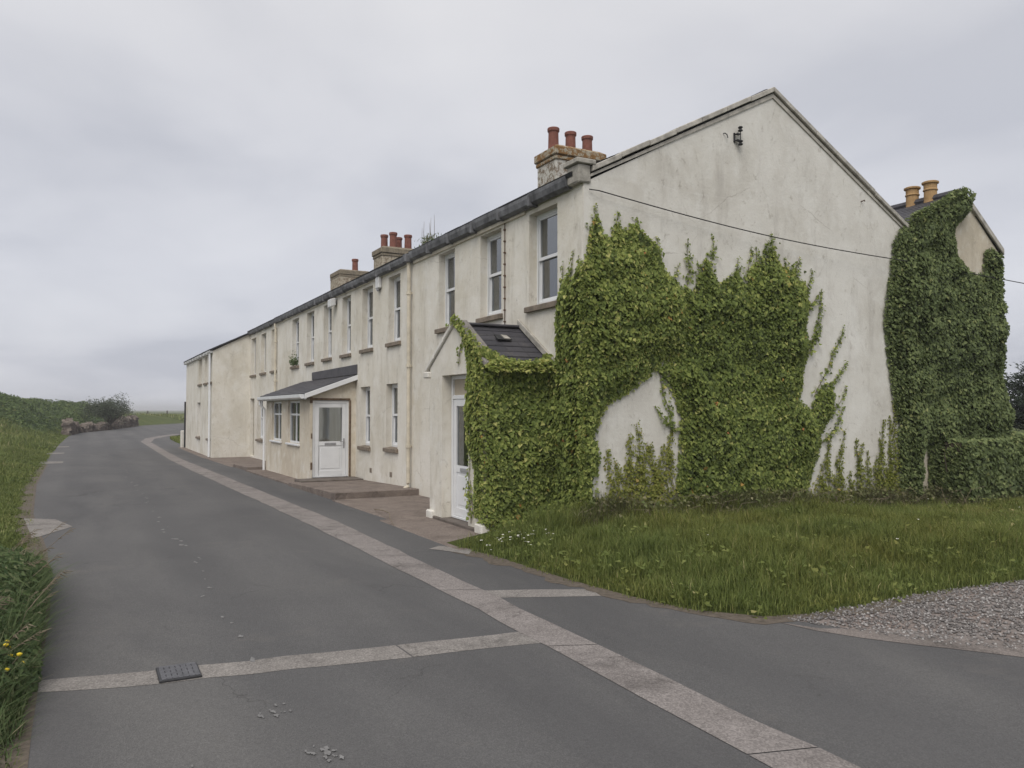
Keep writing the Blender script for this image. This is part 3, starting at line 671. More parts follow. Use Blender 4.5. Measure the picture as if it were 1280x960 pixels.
downpipe(HB, [(-.1, 19.56, EZ-.2), (-.075, 19.56, 4.5), (-.075, 19.56, 2.2)], M['cream'], .04, [(-.075, 19.56, z) for z in (2.7, 4.1)])
for y, z in ((9.0, .22), (7.6, .22)):
    m = MB(street(0))
    for i in range(3): m.box(y+i*.055, y+.035+i*.055, 0, .006, z, z+.11)
    m.build('air_brick', M['stone_sill'], HB)
# lean-to
QX, Q0, Q1 = -1.13, 10.29, 15.6
m = MB(street(QX)); m.wall(Q0, Q1, -.35, 2.08, [(11.36, 12.7, .82, 1.93), (13.5, 14.8, .82, 1.93)], .12)
m.fn = gable(Q0); m.wall(QX, 0, -.35, 2.08, [(-1.07, -.17, -.35, 1.93)], .16); m.face([(QX, 0, 2.08), (0, 0, 2.08), (0, 0, 2.5)])
m.fn = None; m.face([(QX, Q1, -.35), (0, Q1, -.35), (0, Q1, 2.5), (QX, Q1, 2.08)])
m.build('porch_wall', M['bare'], HB)
window(HB, street(QX), 11.36, 12.7, .82, 1.93, False, depth=.06, kind='casement'); window(HB, street(QX), 13.5, 14.8, .82, 1.93, False, depth=.06, kind='casement')
for a, c in ((11.36, 12.7), (13.5, 14.8)): MB(street(QX)).box(a-.05, c+.05, -.06, .06, .77, .818).build('sill', M['upvc'], HB, bevel=.008)
door(HB, gable(Q0), -1.07, -.17, .05, 1.92, .03, 1, (.47, .94))
m = MB(gable(Q0)); m.box(-1.14, -1.072, .002, .02, 1.86, 2.0).box(-1.10, -.14, .002, .016, 1.93, 1.975).box(-.168, -.12, .002, .018, .05, 1.93).box(-1.112, -1.073, .002, .014, .25, .42).box(-1.105, -1.075, .002, .012, 1.0, 1.12); m.build('door_surround', M['brown'], HB, bevel=.006, jit=.006)
slates([(QX-.17, Q0-.12, 2.09), (QX-.17, Q1+.1, 2.09), (-.0, Q1+.1, 2.56), (-.0, Q0-.12, 2.56)], 'porch_roof', HB, .03)
MB().prism([(QX-.17, Q0-.13, 1.965), (.0, Q0-.13, 2.44), (.0, Q0-.13, 2.56), (QX-.17, Q0-.13, 2.085)], (0, -.03, 0)).build('bargeboard', M['upvc'], HB, bevel=.004)
MB().box(QX-.15, QX-.12, Q0-.13, Q1+.1, 1.95, 2.065).build('fascia', M['upvc'], HB)
m = MB().prism([(QX-.152, Q0-.05, 2.07), (QX-.152, Q0-.05, 1.98), (QX-.21, Q0-.05, 1.96), (QX-.265, Q0-.05, 1.99), (QX-.27, Q0-.05, 2.07)], (0, Q1-Q0+.1, 0)); m.build('gutter', M['upvc'], HB, bevel=.004)
downpipe(HB, [(QX-.2, Q1-.05, 1.97), (QX-.2, Q1-.05, 1.85), (QX-.07, Q1-.05, 1.72), (QX-.07, Q1-.05, -.12)], M['upvc'], .036)
m = MB(street(0)); m.prism([(10.15, .0, 2.57), (14.57, .0, 2.57), (14.57, .0, 2.80), (10.15, .0, 2.82)], (0, .03, 0)); m.build('porch_flashing', M['slateplain'], HB, bevel=.008)

# ------------------------------------------------------------------ house C: boarded, before the projecting block
HC = thing('terraced_house', 'boarded up white terraced house in the recess before the far projecting house', 'house', (0, 22.2, 0), 'houses of the white terrace')
W_C = [(19.69, 20.58, 3.05, 4.6), (21.6, 22.55, 3.05, 4.6), (23.6, 24.6, 3.04, 4.58)]
m = MB(street(0)); m.wall(19.55, 24.9, -.35, EZ-.15, W_C+[(22.1, 23.2, .5, 2.17), (23.85, 24.75, -.17, 2.15)], .25); m.build('wall', M['facade'], HC)
MB().face([(6.75, 19.55, -.3), (6.75, 24.9, -.3), (6.75, 24.9, EZ), (6.75, 19.55, EZ)]).build('rear_wall', M['gable'], HC)
for w in W_C: window(HC, street(0), *w, boarded=True)
window(HC, street(0), 22.1, 23.2, .5, 2.17)
m = MB(street(0)); m.box(23.85, 24.75, -.16, -.12, -.2, 2.15).box(23.95, 24.65, -.12, -.10, 1.1, 2.0).box(23.95, 24.65, -.12, -.10, .0, .9); m.build('door', M['board'], HC, bevel=.004)
slates([(-.13, 19.55, EZ-.03), (-.13, 24.9, EZ-.03), (RX, 24.9, RZ-.03), (RX, 19.55, RZ-.03)], 'roof', HC)
slates([(6.95, 19.55, EZ-.08), (6.95, 24.9, EZ-.08), (RX, 24.9, RZ-.03), (RX, 19.55, RZ-.03)], 'roof', HC)
MB().tube([(RX, 19.55, RZ-.01), (RX, 24.9, RZ-.01)], .09, 8).build('ridge_tile', M['slateplain'], HC)
eave_gutter(HC, 0, EZ-.04, 19.6, 24.88, M['gutter'], .12, .15)
chimney(HC, 2.8, 4.1, 21.7, 23.0, 5.9, 7.05, M['chim_brown'], M['capgrey'], [(3.62, 22.3, .60, .12, M['terracotta'])], .02, .22)

# ------------------------------------------------------------------ house D: far projecting house with catslide roof
HD = thing('terraced_house', 'far end house of the terrace, stepping forward towards the road, with white corner downpipe', 'house', (-1.45, 29.7, -.25), 'houses of the white terrace')
DX, D0, D1 = -1.45, 24.9, 34.5
zf = EZ+DX*SL*1.05-.1
W_D = [(25.08, 26.05, 2.78, 3.95), (26.55, 27.45, 2.78, 3.95), (28.3, 29.4, 2.78, 3.95), (25.3, 26.3, .45, 2.05), (28.7, 29.85, .42, 2.02)]
m = MB(street(DX)); m.wall(D0, D1, -.4, zf, W_D, .25)
m.fn = gable(D0); m.add([(DX, 0, -.4), (0, 0, -.4), (0, 0, EZ-.1), (DX, 0, zf)], [(0, 1, 2, 3)])
m.fn = None; m.face([(DX, D1, -.4), (6.75, D1, -.4), (6.75, D1, EZ), (RX, D1, RZ-.06), (DX, D1, zf)]); m.face([(6.75, D0, -.4), (6.75, D1, -.4), (6.75, D1, EZ), (6.75, D0, EZ)])
m.build('wall', M['facade'], HD)
for i, w in enumerate(W_D): window(HD, street(DX), *w, boarded=(i < 4))
slates([(DX-.14, D0-.08, zf+.04), (DX-.14, D1+.1, zf+.04), (RX, D1+.1, RZ-.05), (RX, D0-.08, RZ-.05)], 'roof', HD)
slates([(6.95, D0, EZ-.08), (6.95, D1+.1, EZ-.08), (RX, D1+.1, RZ-.05), (RX, D0, RZ-.05)], 'roof', HD)
MB().tube([(RX, D0, RZ-.03), (RX, D1+.1, RZ-.03)], .09, 8).build('ridge_tile', M['slateplain'], HD)
eave_gutter(HD, DX-.005, zf+.02, D0-.02, D1+.1, M['lampbox'], .12, .12)
downpipe(HD, [(DX-.07, D0+.35, zf-.1), (DX-.06, D0+.35, 3.5), (DX-.06, D0+.35, -.22)], M['upvc'], .05)
downpipe(HD, [(DX-.03, D1+.05, 2.1), (DX-.03, D1+.05, -.22)], M['black'], .05)
# ------------------------------------------------------------------ rear wing behind the gable
WX0, WX1, WR, WRZ = 6.757, 9.5, 8.40, 5.68
HW = thing('house_wing', 'narrow rear wing with buff chimney pots, almost buried in dark ivy', 'house wing', (8.2, 0, 0))
m = MB(); m.face([(WX0, 0, -.2), (WX1, 0, -.2), (WX1, 0, 4.78), (WR, 0, WRZ), (WX0, 0, 4.9)]); m.face([(WX1, 0, -.2), (WX1, 7, -.2), (WX1, 7, 4.78), (WX1, 0, 4.78)]); m.face([(WX0, 7, -.2), (WX1, 7, -.2), (WX1, 7, 4.78), (WR, 7, WRZ), (WX0, 7, 4.9)])
m.build('wall', M['bare'], HW)
slates([(WX1+.1, -.03, 4.72), (WX1+.1, 7, 4.72), (WR, 7, WRZ+.05), (WR, -.03, WRZ+.05)], 'roof', HW)
slates([(WX0+.01, -.03, 4.93), (WX0+.01, 7, 4.93), (WR, 7, WRZ+.05), (WR, -.03, WRZ+.05)], 'roof', HW)
MB().tube([(WR, .02, WRZ+.07), (WR, 7, WRZ+.07)], .08, 8).build('ridge_tile', M['slateplain'], HW)
for sx, xe, ze in ((1, WX1+.08, 4.74), ): 
    MB().prism([(xe+.04, -.06, ze-.07), (WR, -.06, WRZ-.03), (WR, -.06, WRZ+.095), (xe+.04, -.06, ze+.05)], (0, .18, 0)).build('verge_coping', M['coping'], HW, bevel=.008)
for y, h in ((1.0, .40), (.62, .42)):
    m = MB(); r = .118; m.lathe((WR, y, WRZ+.0), [(r*1.05, 0), (r, .05), (r*.98, h*.55), (r*1.12, h*.58), (r*1.12, h*.62), (r*1., h*.66), (r*1.02, h*.86), (r*1.28, h*.9), (r*1.3, h*.97), (r*1.1, h), (r*.8, h), (r*.78, h*.5)], 18); m.build('chimney_pot', M['buff'], HW)

# ------------------------------------------------------------------ fittings on the walls
m = MB().tube([(.07, -.03, 4.69)]+[(.07+(6.44-.07)*t, -.08-.1*t, 4.69-.43*t-.10*math.sin(math.pi*t)) for t in np.linspace(.02, 1, 22)]+[(6.44+t*30, -.18, 4.26-.055*t*12-.12*math.sin(math.pi*t)) for t in np.linspace(.04, 1, 22)], .008, 6)
tag(m.build('overhead_cable', M['cable']), 'thin black cable strung across the bare gable wall and on past the ivy', 'cable')
ib = thing('insulator_bracket', 'dark iron bracket with two insulators high on the gable wall', 'bracket', (2.78, 0, 5.85))
f_ = lambda x, y, z: (2.78+(x-2.75)*.62, y*.62, 5.85+(z-5.85)*.62)
m = MB(f_).box(2.66, 2.70, -.03, -.0, 5.72, 5.95).box(2.68, 2.80, -.12, -.025, 5.90, 5.925).box(2.68, 2.80, -.12, -.025, 5.745, 5.77).tube([(2.79, -.11, 5.70), (2.79, -.11, 6.02)], .011, 6); m.build('bracket_arm', M['black'], ib)
for z in (5.97, 5.63):
    MB(f_).lathe((2.79, -.11, z), [(.02, 0), (.055, .015), (.06, .04), (.03, .06), (.03, .075), (.055, .09), (.06, .115), (.02, .14)], 12).build('insulator', M['black'], ib)
MB_ = MB().tube([(2.52, -.005, 5.87), (2.53, -.03, 5.87), (2.56, -.04, 5.85), (2.575, -.04, 5.80)], .008, 6)
tag(MB_.build('wall_hook', M['black']), 'small black hook on the gable left of the insulator bracket', 'hook')
tag(MB().tube([(5.6, -.0, 5.22), (5.6, -.04, 5.22), (5.62, -.05, 5.235), (5.635, -.05, 5.215)], .01, 6).build('wall_hook', M['rust']), 'small rusty hook near the right slope of the gable', 'hook')
ab = thing('alarm_box', 'grey alarm bell box under the gutter between two upper windows', 'alarm box', (0, 8.45, 4.5))
MB(street(0)).box(8.33, 8.57, 0, .09, 4.47, 4.74).build('case', M['lampbox'], ab, bevel=.02); MB(street(0)).lathe((8.45, .05, 4.41), [(.03, 0), (.045, .03), (.045, .062)], 10).build('sounder', M['metal'], ab)
fl = thing('flood_light', 'small white flood light under the gutter, over the lean-to porch', 'flood light', (0, 12.1, 4.55))
MB(street(0)).hexa([(11.95, .05, 4.5), (12.25, .05, 4.5), (12.25, .2, 4.45), (11.95, .2, 4.45)], [(11.95, .05, 4.7), (12.25, .05, 4.7), (12.25, .2, 4.66), (11.95, .2, 4.66)]).build('lamp_head', M['lampbox'], fl, bevel=.015); MB(street(0)).box(12.06, 12.14, 0, .05, 4.55, 4.62).build('bracket', M['metal'], fl)

# ------------------------------------------------------------------ foliage generators
def nrm(a): return a/np.maximum(np.linalg.norm(a, axis=1, keepdims=True), 1e-9)
def leaves(P, N, size, tipdir, tint, fold=.35, ratio=.95, spread=.45):
    n = len(P); N = nrm(N+R.normal(0, spread, (n, 3))); T = tipdir+R.normal(0, .45, (n, 3)); T = nrm(T-(T*N).sum(1, keepdims=True)*N); B = np.cross(N, T)
    s = size[:, None]; w = s*ratio*.5
    up = N*s*fold*.3
    v = np.stack([P-T*s*.45, P-T*s*.18+B*w*1.0+up, P+T*s*.12+B*w*.62+up*.6, P+T*s*.62, P+T*s*.12-B*w*.62+up*.6, P-T*s*.18-B*w*1.0+up], 1)
    b = (np.arange(n)*6)[:, None]
    q = np.concatenate([b+np.array([0, 1, 2, 3]), b+np.array([0, 3, 4, 5])], 0)
    return v.reshape(-1, 3), q, np.repeat(tint, 6)
def blades(P, h, w, lean, tint, curve=.5):
    n = len(P); a = R.uniform(0, 2*np.pi, n); D = np.stack([np.cos(a), np.sin(a), 0*a], 1); Bv = np.stack([-np.sin(a), np.cos(a), 0*a], 1)
    U = np.array([0, 0, 1.]); h = h[:, None]; w = w[:, None]; lean = lean[:, None]
    p0 = P; p1 = P+U*h*.5+D*h*lean*.25; p2 = P+U*h*(1-lean*curve*.6)+D*h*lean
    v = np.stack([p0-Bv*w*.5, p0+Bv*w*.5, p1+Bv*w*.42, p1-Bv*w*.42, p2], 1).reshape(-1, 3); b = (np.arange(n)*5)[:, None]
    return v, b+np.array([0, 1, 2, 3]), b+np.array([3, 2, 4]), np.repeat(tint, 5)
class Cloud:
    def __init__(s): s.v = []; s.q = []; s.t = []; s.c = []; s.n = 0
    def add(s, v, q, tint, t=None):
        s.v.append(v); s.q.append(q+s.n); s.c.append(tint)
        if t is not None: s.t.append(t+s.n)
        s.n += len(v)
    def build(s, name, mat, parent=None):
        return finish(name, np_mesh(name, np.concatenate(s.v), np.concatenate(s.q), np.concatenate(s.t) if s.t else None, np.concatenate(s.c)), mat, parent)
def tint_n(n, mu=.45, sd=.2): return np.clip(R.normal(mu, sd, n), 0, .97)
def ivy_patch(cl, poly, place, N, dens, thick=.3, size=(.05, .085), mu=.47, taper=.35, rag=.07, thin=None, gapmin=0):
    # poly in (a,z); place(a,z,d)->xyz ; N outward
    poly = list(poly); A = np.array(poly); lo, hi = A.min(0), A.max(0)
    n = int(np.prod(hi-lo)*dens*1.5); q = R.uniform(lo, hi, (n, 2)); q = q[in_poly(q, poly)]
    d = edge_dist(q, poly); rg = rag*(1+.9*wob(q[:, 0]*3, q[:, 1]*3, 1.3)); k = d > R.uniform(0, 1, len(q))**2*rg*1.6; q, d = q[k], d[k]
    if thin is not None:
        k = R.uniform(0, 1, len(q)) < thin(q); q, d = q[k], d[k]
    bulge = .62+.38*wob(q[:, 0]*1.5, q[:, 1]*1.3, 1.1, 2.)+.16*wob(q[:, 0]*5, q[:, 1]*4, 1.3)
    t = thick*np.clip(bulge, .2, 1.2)*np.clip(d/taper, .12, 1)
    dep = .012+t*(1-R.uniform(0, 1, len(q))**1.6*.75)
    P = place(q[:, 0], q[:, 1], dep); n = len(q)
    sz = R.uniform(size[0]*.68, size[1]*.9, n)*(.85+.25*np.clip(d/.3, 0, 1))
    tn = tint_n(n, mu+.04, .2)+.12*wob(q[:, 0]*1.2, q[:, 1]*1.5, 1.)+.1*np.clip(1-d/.25, 0, 1)
    odd = R.uniform(0, 1, n); tn = np.clip(tn, 0, .955); tn = np.where(odd > .9965, R.uniform(.975, 1, n), tn)
    Nv = np.tile(np.array(N, float), (n, 1))*1.0+np.array([0, 0, .45]); tip = np.array([0, 0, -1.])+np.array(N)*.3
    cl.add(*leaves(P, Nv, sz, np.tile(tip, (n, 1)), tn))
    return q
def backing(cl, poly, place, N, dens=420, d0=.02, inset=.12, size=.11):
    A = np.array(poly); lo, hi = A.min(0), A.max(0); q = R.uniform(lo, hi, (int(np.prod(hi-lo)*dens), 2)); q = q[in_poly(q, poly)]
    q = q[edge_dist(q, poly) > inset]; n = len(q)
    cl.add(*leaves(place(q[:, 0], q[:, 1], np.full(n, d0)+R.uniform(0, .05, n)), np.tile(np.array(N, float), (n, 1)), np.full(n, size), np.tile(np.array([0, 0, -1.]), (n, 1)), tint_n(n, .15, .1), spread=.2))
def strand(cl, stems, pts, place, N, dens=60, size=(.03, .065), spread=.05, mu=.5):
    # one climbing shoot: pts (a,z) polyline from base to tip
    P = np.array(pts, float); L = np.r_[0, np.cumsum(np.linalg.norm(np.diff(P, axis=0), axis=1))]
    n = max(8, int(L[-1]*12)); t = np.linspace(0, 1, n); a = np.interp(t*L[-1], L, P[:, 0])+.018*np.sin(t*L[-1]*9+R.uniform(0, 6))*(t > 0); z = np.interp(t*L[-1], L, P[:, 1])
    sm = MB(); stems.append(sm); sm.tube([tuple(p) for p in place(a, z, np.full(n, .012))], .006, 5, .0025)
    m = int(L[-1]*dens); u = R.uniform(0, 1, m)**.9; w = spread*(1-.75*u)
    qa = np.interp(u, t, a)+R.normal(0, 1, m)*w; qz = np.interp(u, t, z)+R.normal(0, .02, m)
    sz = (size[1]+(size[0]-size[1])*u)*R.uniform(.75, 1.2, m); Nv = np.tile(np.array(N, float), (m, 1))+np.array([0, 0, .4])
    side = np.sign(qa-np.interp(u, t, a)); tip = np.stack([side*.6*(abs(N[1])), side*.6*abs(N[0])*1., -.5+0*side], 1)
    cl.add(*leaves(place(qa, qz, .01+R.uniform(.0, .07, m)*(1-.6*u)), Nv, sz, tip, np.clip(tint_n(m, mu, .2), 0, .98)))
onG = lambda a, z, d: np.stack([a, -d, z], 1)                 # gable plane y=0
onF = lambda a, z, d: np.stack([-d, a, z], 1)                 # facade plane x=0
onP = lambda a, z, d: np.stack([a, .85-d, z], 1)              # porch side wall
onPF = lambda a, z, d: np.stack([PX-d, a, z], 1)              # porch front
NG, NF = (0, -1, 0), (-1, 0, 0)

m1 = [(-.12, .0), (-.12, 3.43), (0, 3.78), (.07, 4.07), (.12, 4.29), (.22, 4.41), (.29, 4.17), (.42, 4.08), (.53, 4.34), (.64, 4.21), (.75, 4.29), (.88, 4.29), (1.07, 4.15), (1.28, 4.05), (1.36, 3.77), (1.53, 3.6), (1.74, 3.43), (1.84, 2.99), (1.78, 2.53), (1.52, 2.41), (1.34, 2.34), (1.12, 2.17), (.88, 1.99), (.64, 1.88), (.38, 1.76), (.28, 1.59), (.18, 1.35), (.26, 1.13), (.2, .76), (.3, 0)]
m2 = [(1.32, 0), (1.54, .48), (1.59, 1.15), (1.62, 1.61), (1.48, 1.95), (1.22, 2.26), (1.5, 2.45), (1.66, 2.99), (1.71, 3.54), (1.89, 3.44), (2.01, 3.77), (2.17, 4.05), (2.28, 3.79), (2.4, 3.6), (2.54, 3.69), (2.72, 3.83), (2.88, 3.66), (3.06, 3.89), (3.22, 4.08), (3.37, 4.34), (3.54, 4.27), (3.68, 3.97), (3.85, 3.93), (3.97, 4.02), (4.04, 3.81), (4.22, 3.74), (4.32, 3.38), (4.23, 3.0), (4.33, 2.72), (4.18, 2.36), (4.1, 1.85), (4.28, 1.73), (4.54, 2.06), (4.78, 2.17), (4.91, 1.92), (4.79, 1.6), (4.54, 1.28), (4.48, .96), (4.29, .59), (4.14, 0)]
wing = [(6.51, 4.80), (6.77, 4.98), (7.04, 5.2), (7.36, 5.38), (7.77, 5.55), (8.15, 5.66), (8.32, 5.5), (8.32, 5.23), (8.11, 4.97), (8.22, 4.54), (8.45, 4.36), (8.74, 4.23), (8.97, 4.34), (9.01, 4.71), (9.26, 4.79), (9.5, 4.6), (9.55, 3.1), (9.55, 0), (7.24, 0), (7.24, 1.02), (7.06, 1.03), (7.02, 0), (6.42, 0), (6.42, 1.45), (6.27, 2.0), (6.14, 2.68), (6.09, 3.36), (6.25, 3.99), (6.37, 4.62)]
# left mass: gable corner, facade return and the porch
IV = thing('climbing_ivy', 'bright green ivy covering the porch side and the near corner of the gable', 'ivy', (0, -.1, 0), 'ivy on the gable end')
cl = Cloud(); st = []
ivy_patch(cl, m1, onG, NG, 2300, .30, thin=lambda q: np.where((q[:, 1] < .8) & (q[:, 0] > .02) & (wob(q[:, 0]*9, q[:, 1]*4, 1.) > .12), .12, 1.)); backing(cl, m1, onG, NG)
fac = [(-.1, 0), (.85, 0), (.85, 2.35), (.66, 2.5), (.62, 3.1), (.5, 3.5), (.36, 3.62), (.2, 3.5), (.02, 3.75), (-.1, 3.6)]
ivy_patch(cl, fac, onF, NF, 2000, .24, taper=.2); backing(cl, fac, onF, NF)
side = [(-1.16, .12), (-1.0, 0), (.1, 0), (.1, 2.5), (-.1, 2.50), (-.3, 2.42), (-.55, 2.40), (-.8, 2.46), (-1.0, 2.55), (-1.17, 2.6)]
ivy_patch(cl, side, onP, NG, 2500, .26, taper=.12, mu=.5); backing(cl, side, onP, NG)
# creeping over the porch eave and front coping
eav = [(-1.15, -.2), (-.02, -.2), (-.02, .16), (-.3, .10), (-.6, .08), (-.85, .2), (-1.0, .38), (-1.15, .5)]
onE = lambda a, s, d: np.stack([a, .70+s*.85-.25*d, 2.30+s*.55+d*.8], 1)
ivy_patch(cl, eav, onE, (0, -.5, .8), 2600, .12, taper=.1, mu=.6)
fr = [(1.0, 0.1), (.8, 0.25), (.8, 2.5), (1.05, 2.75), (1.3, 2.86), (1.55, 3.03), (1.76, 3.12), (1.9, 3.06), (1.72, 2.9), (1.45, 2.72), (1.34, 2.5), (1.3, 2.2), (1.29, 1.2), (1.2, 1.05), (1.08, .8), (1.12, .4)]
ivy_patch(cl, fr, onPF, NF, 2300, .14, taper=.1, mu=.5)
for pts in ([(1.2, .1), (1.28, .5), (1.26, 1.1)], [(1.5, 2.7), (1.62, 2.5), (1.66, 2.35)], [(1.95, 3.0), (2.02, 2.9)], [(1.1, .2), (1.25, .7)]): strand(cl, st, pts, onPF, NF, 70, mu=.55)
for pts in ([(.1, 4.0), (.2, 4.5)], [(.5, 4.0), (.55, 4.44)], [(.85, 4.1), (.9, 4.4)], [(1.2, 3.9), (1.27, 4.15)], [(1.5, 3.4), (1.62, 3.8)]): strand(cl, st, pts, onG, NG, 110, spread=.07, mu=.55)
for pts in ([(.55, 3.2), (.5, 3.75)], [(.3, 3.4), (.27, 3.9)], [(.15, 3.3), (.12, 3.8)]): strand(cl, st, pts, onF, NF, 90, mu=.55)
cl.build('foliage', M['ivy'], IV); [q_.build('stem', M['twig'], IV) for q_ in st]
# centre mass
IV = thing('climbing_ivy', 'tall dense ivy panel in the middle of the gable with ragged upright tips', 'ivy', (3, -.1, 0), 'ivy on the gable end')
cl = Cloud(); st = []
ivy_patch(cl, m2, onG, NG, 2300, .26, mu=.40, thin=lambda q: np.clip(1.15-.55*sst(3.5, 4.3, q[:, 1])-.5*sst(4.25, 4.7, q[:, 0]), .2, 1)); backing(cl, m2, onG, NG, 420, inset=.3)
for pts in ([(1.77, 3.4), (1.82, 3.8), (1.81, 4.2)], [(2.2, 3.7), (2.3, 4.0), (2.27, 4.3)], [(3.5, 4.1), (3.48, 4.48)], [(2.05, 3.5), (2.0, 3.9)], [(2.75, 3.6), (2.8, 4.0)], [(3.1, 3.7), (3.2, 4.2)], [(3.8, 3.7), (3.78, 4.1)], [(4.0, 3.8), (4.12, 4.15)], [(4.2, 3.5), (4.4, 3.95)], [(3.0, 3.7), (3.05, 4.2)],
            [(4.3, 3.3), (4.55, 3.6)], [(4.32, 2.62), (4.5, 3.1), (4.62, 3.67)], [(4.25, 2.6), (4.6, 3.1)], [(4.4, 1.9), (4.8, 2.5), (5.13, 3.07)], [(4.5, 1.7), (4.9, 2.2), (5.2, 2.5)], [(4.5, 1.4), (5.0, 1.8), (5.15, 2.1)], [(4.5, 1.1), (4.9, 1.4), (5.1, 1.75)], [(1.25, 2.3), (1.36, 1.9), (1.5, 1.45)], [(1.6, 1.4), (1.3, 1.6), (1.15, 1.75)]): strand(cl, st, pts, onG, NG, 95, spread=.07, mu=.48)
# bare vines showing between the masses
cl.build('foliage', M['ivy'], IV); [q_.build('stem', M['twig'], IV) for q_ in st]
# yellowish shoots in the arch and along the wall foot
IV = thing('ivy_shoots', 'thin yellow green ivy shoots climbing the pale wall under the ivy arch', 'ivy', (.9, -.05, 0), 'ivy on the gable end')
cl = Cloud(); st = []
for pts in ([(.3, .1), (.42, .7), (.38, 1.15)], [(.45, .1), (.55, .6), (.5, 1.0)], [(.62, .1), (.7, .8), (.76, 1.36)], [(.72, .1), (.66, .7)], [(.85, .1), (.8, .6), (.7, 1.0)], [(.88, .1), (.95, .8), (.86, 1.5)], [(1.0, .1), (.98, .9), (1.05, 1.25)], [(1.1, .1), (1.2, .6), (1.1, 1.2)], [(1.2, .1), (1.35, .8), (1.5, 1.4)], [(1.3, .1), (1.5, .6), (1.45, 1.1)], [(1.35, .1), (1.25, .7), (1.32, 1.2)], [(.5, .1), (.78, .5), (.9, .95)], [(1.05, .1), (1.2, .9)]):
    strand(cl, st, pts, onG, NG, 190, (.03, .06), .1, .45)
low = [(.3, 0), (1.4, 0), (1.4, .35), (1.2, .5), (1.05, .3), (.85, .55), (.7, .35), (.5, .55), (.35, .3)]
ivy_patch(cl, low, onG, NG, 900, .12, (.04, .06), .5)
cl.build('foliage', M['ivynew'], IV); [q_.build('stem', M['twig'], IV) for q_ in st]
IV = thing('ivy_shoots', 'loose low ivy shoots on the right half of the gable foot, before the wing', 'ivy', (5.3, -.05, 0), 'ivy on the gable end')
cl = Cloud(); st = []
for pts in ([(4.35, .0), (4.55, .5), (4.76, 1.3)], [(4.6, 0), (4.72, .6), (4.68, 1.0)], [(4.9, 0), (4.95, .7), (5.09, 1.36)], [(4.8, 0), (4.85, .6)], [(5.02, 0), (5.0, .5), (4.9, .9)], [(5.4, 0), (5.4, .6), (5.53, 1.13)], [(5.6, 0), (5.48, .6), (5.37, 1.22)], [(5.65, 0), (5.7, .6), (5.62, 1.0)], [(5.9, 0), (5.95, .8), (6.1, 1.52)], [(5.82, 0), (5.88, .9)], [(6.0, 0), (6.02, .9), (5.95, 1.2)], [(6.2, 0), (6.25, .9), (6.22, 1.6)], [(6.35, 0), (6.38, 1.0), (6.33, 1.8)], [(6.1, 0), (6.15, .7)], [(6.3, 0), (6.2, 1.0)], [(5.25, 0), (5.22, .7)]):
    strand(cl, st, pts, onG, NG, 150, (.03, .06), .085, .3)
low = [(4.15, 0), (6.45, 0), (6.45, .9), (6.3, .6), (6.1, .75), (5.9, .3), (5.6, .4), (5.3, .15), (5.0, .5), (4.7, .35), (4.5, .7), (4.3, .5)]
ivy_patch(cl, low, onG, NG, 700, .12, (.04, .06), .4)
cl.build('foliage', M['ivynew'], IV); [q_.build('stem', M['twig'], IV) for q_ in st]
# old ivy on the wing (front, right flank and roof valley) and the ivy hedge at its foot
IV = thing('climbing_ivy', 'dark old ivy burying the rear wing up to its chimney pots', 'ivy', (8.2, -.1, 0), 'ivy on the gable end')
cl = Cloud()
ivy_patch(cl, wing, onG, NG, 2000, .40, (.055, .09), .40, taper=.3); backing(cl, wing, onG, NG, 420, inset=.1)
onR = lambda a, z, d: np.stack([WX1+d, a, z], 1)
flank = [(-.1, 0), (1.6, 0), (1.6, 3.6), (1.0, 4.5), (.5, 4.8), (-.1, 4.75)]
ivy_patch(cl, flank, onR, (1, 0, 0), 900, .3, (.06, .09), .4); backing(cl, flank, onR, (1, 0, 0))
ivy_patch(cl, [(7.75, 5.3), (8.1, 5.66), (8.3, 5.86), (8.48, 5.84), (8.56, 5.6), (8.5, 5.35), (8.3, 5.15)], onG, NG, 2000, .3, (.055, .09), .4, taper=.15)
onV = lambda a, s, d: np.stack([a, s, 4.95+(a-WX0)/(WR-WX0)*(WRZ-4.88)+d], 1)
ivy_patch(cl, [(6.75, -.3), (8.2, -.22), (8.25, .1), (8.1, .12), (7.6, .05), (7.1, .03), (6.75, .1)], onV, (0, -.4, .9), 1600, .16, (.055, .085), .42, taper=.1)
cl.build('foliage', M['ivyold'], IV)
HG = thing('ivy_hedge', 'low rounded hedge grown over with ivy at the foot of the rear wing', 'hedge', (8.9, -.5, 0))
cl = Cloud(); n = 22000
u = R.uniform(0, 1, n); ph = R.uniform(-.25, 1, n)*math.pi*.5
L0, L1 = 7.3, 10.75; x = L0+(L1-L0)*u; prof = np.minimum(1, np.minimum((x-L0)/.25+.35, (L1-x)/.5+.2))
hh = 1.36*(.93+.09*wob(x*2, x*0+1, 1.4))*np.clip(prof, .3, 1); dd = .62*(.9+.14*wob(x*3, ph*2, 1.2))*np.clip(prof, .4, 1)
zz = np.where(ph < 0, R.uniform(0, 1, n)*hh*.8, hh*(.72+.28*np.sin(ph))); yy = np.where(ph < 0, -dd-.05, -.05-dd*np.cos(ph)); front = R.uniform(0, 1, n) < .62
zz = np.where(front, R.uniform(0, .95, n)*hh, zz); yy = np.where(front, -.05-dd*(1.0-.25*np.clip((zz/hh-.45)/.55, 0, 1)**2*.5), yy)
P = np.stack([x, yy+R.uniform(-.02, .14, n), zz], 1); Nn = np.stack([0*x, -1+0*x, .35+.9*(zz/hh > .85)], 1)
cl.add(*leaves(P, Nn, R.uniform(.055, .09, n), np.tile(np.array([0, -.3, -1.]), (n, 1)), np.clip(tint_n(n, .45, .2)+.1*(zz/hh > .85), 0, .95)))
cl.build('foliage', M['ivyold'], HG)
m = MB()
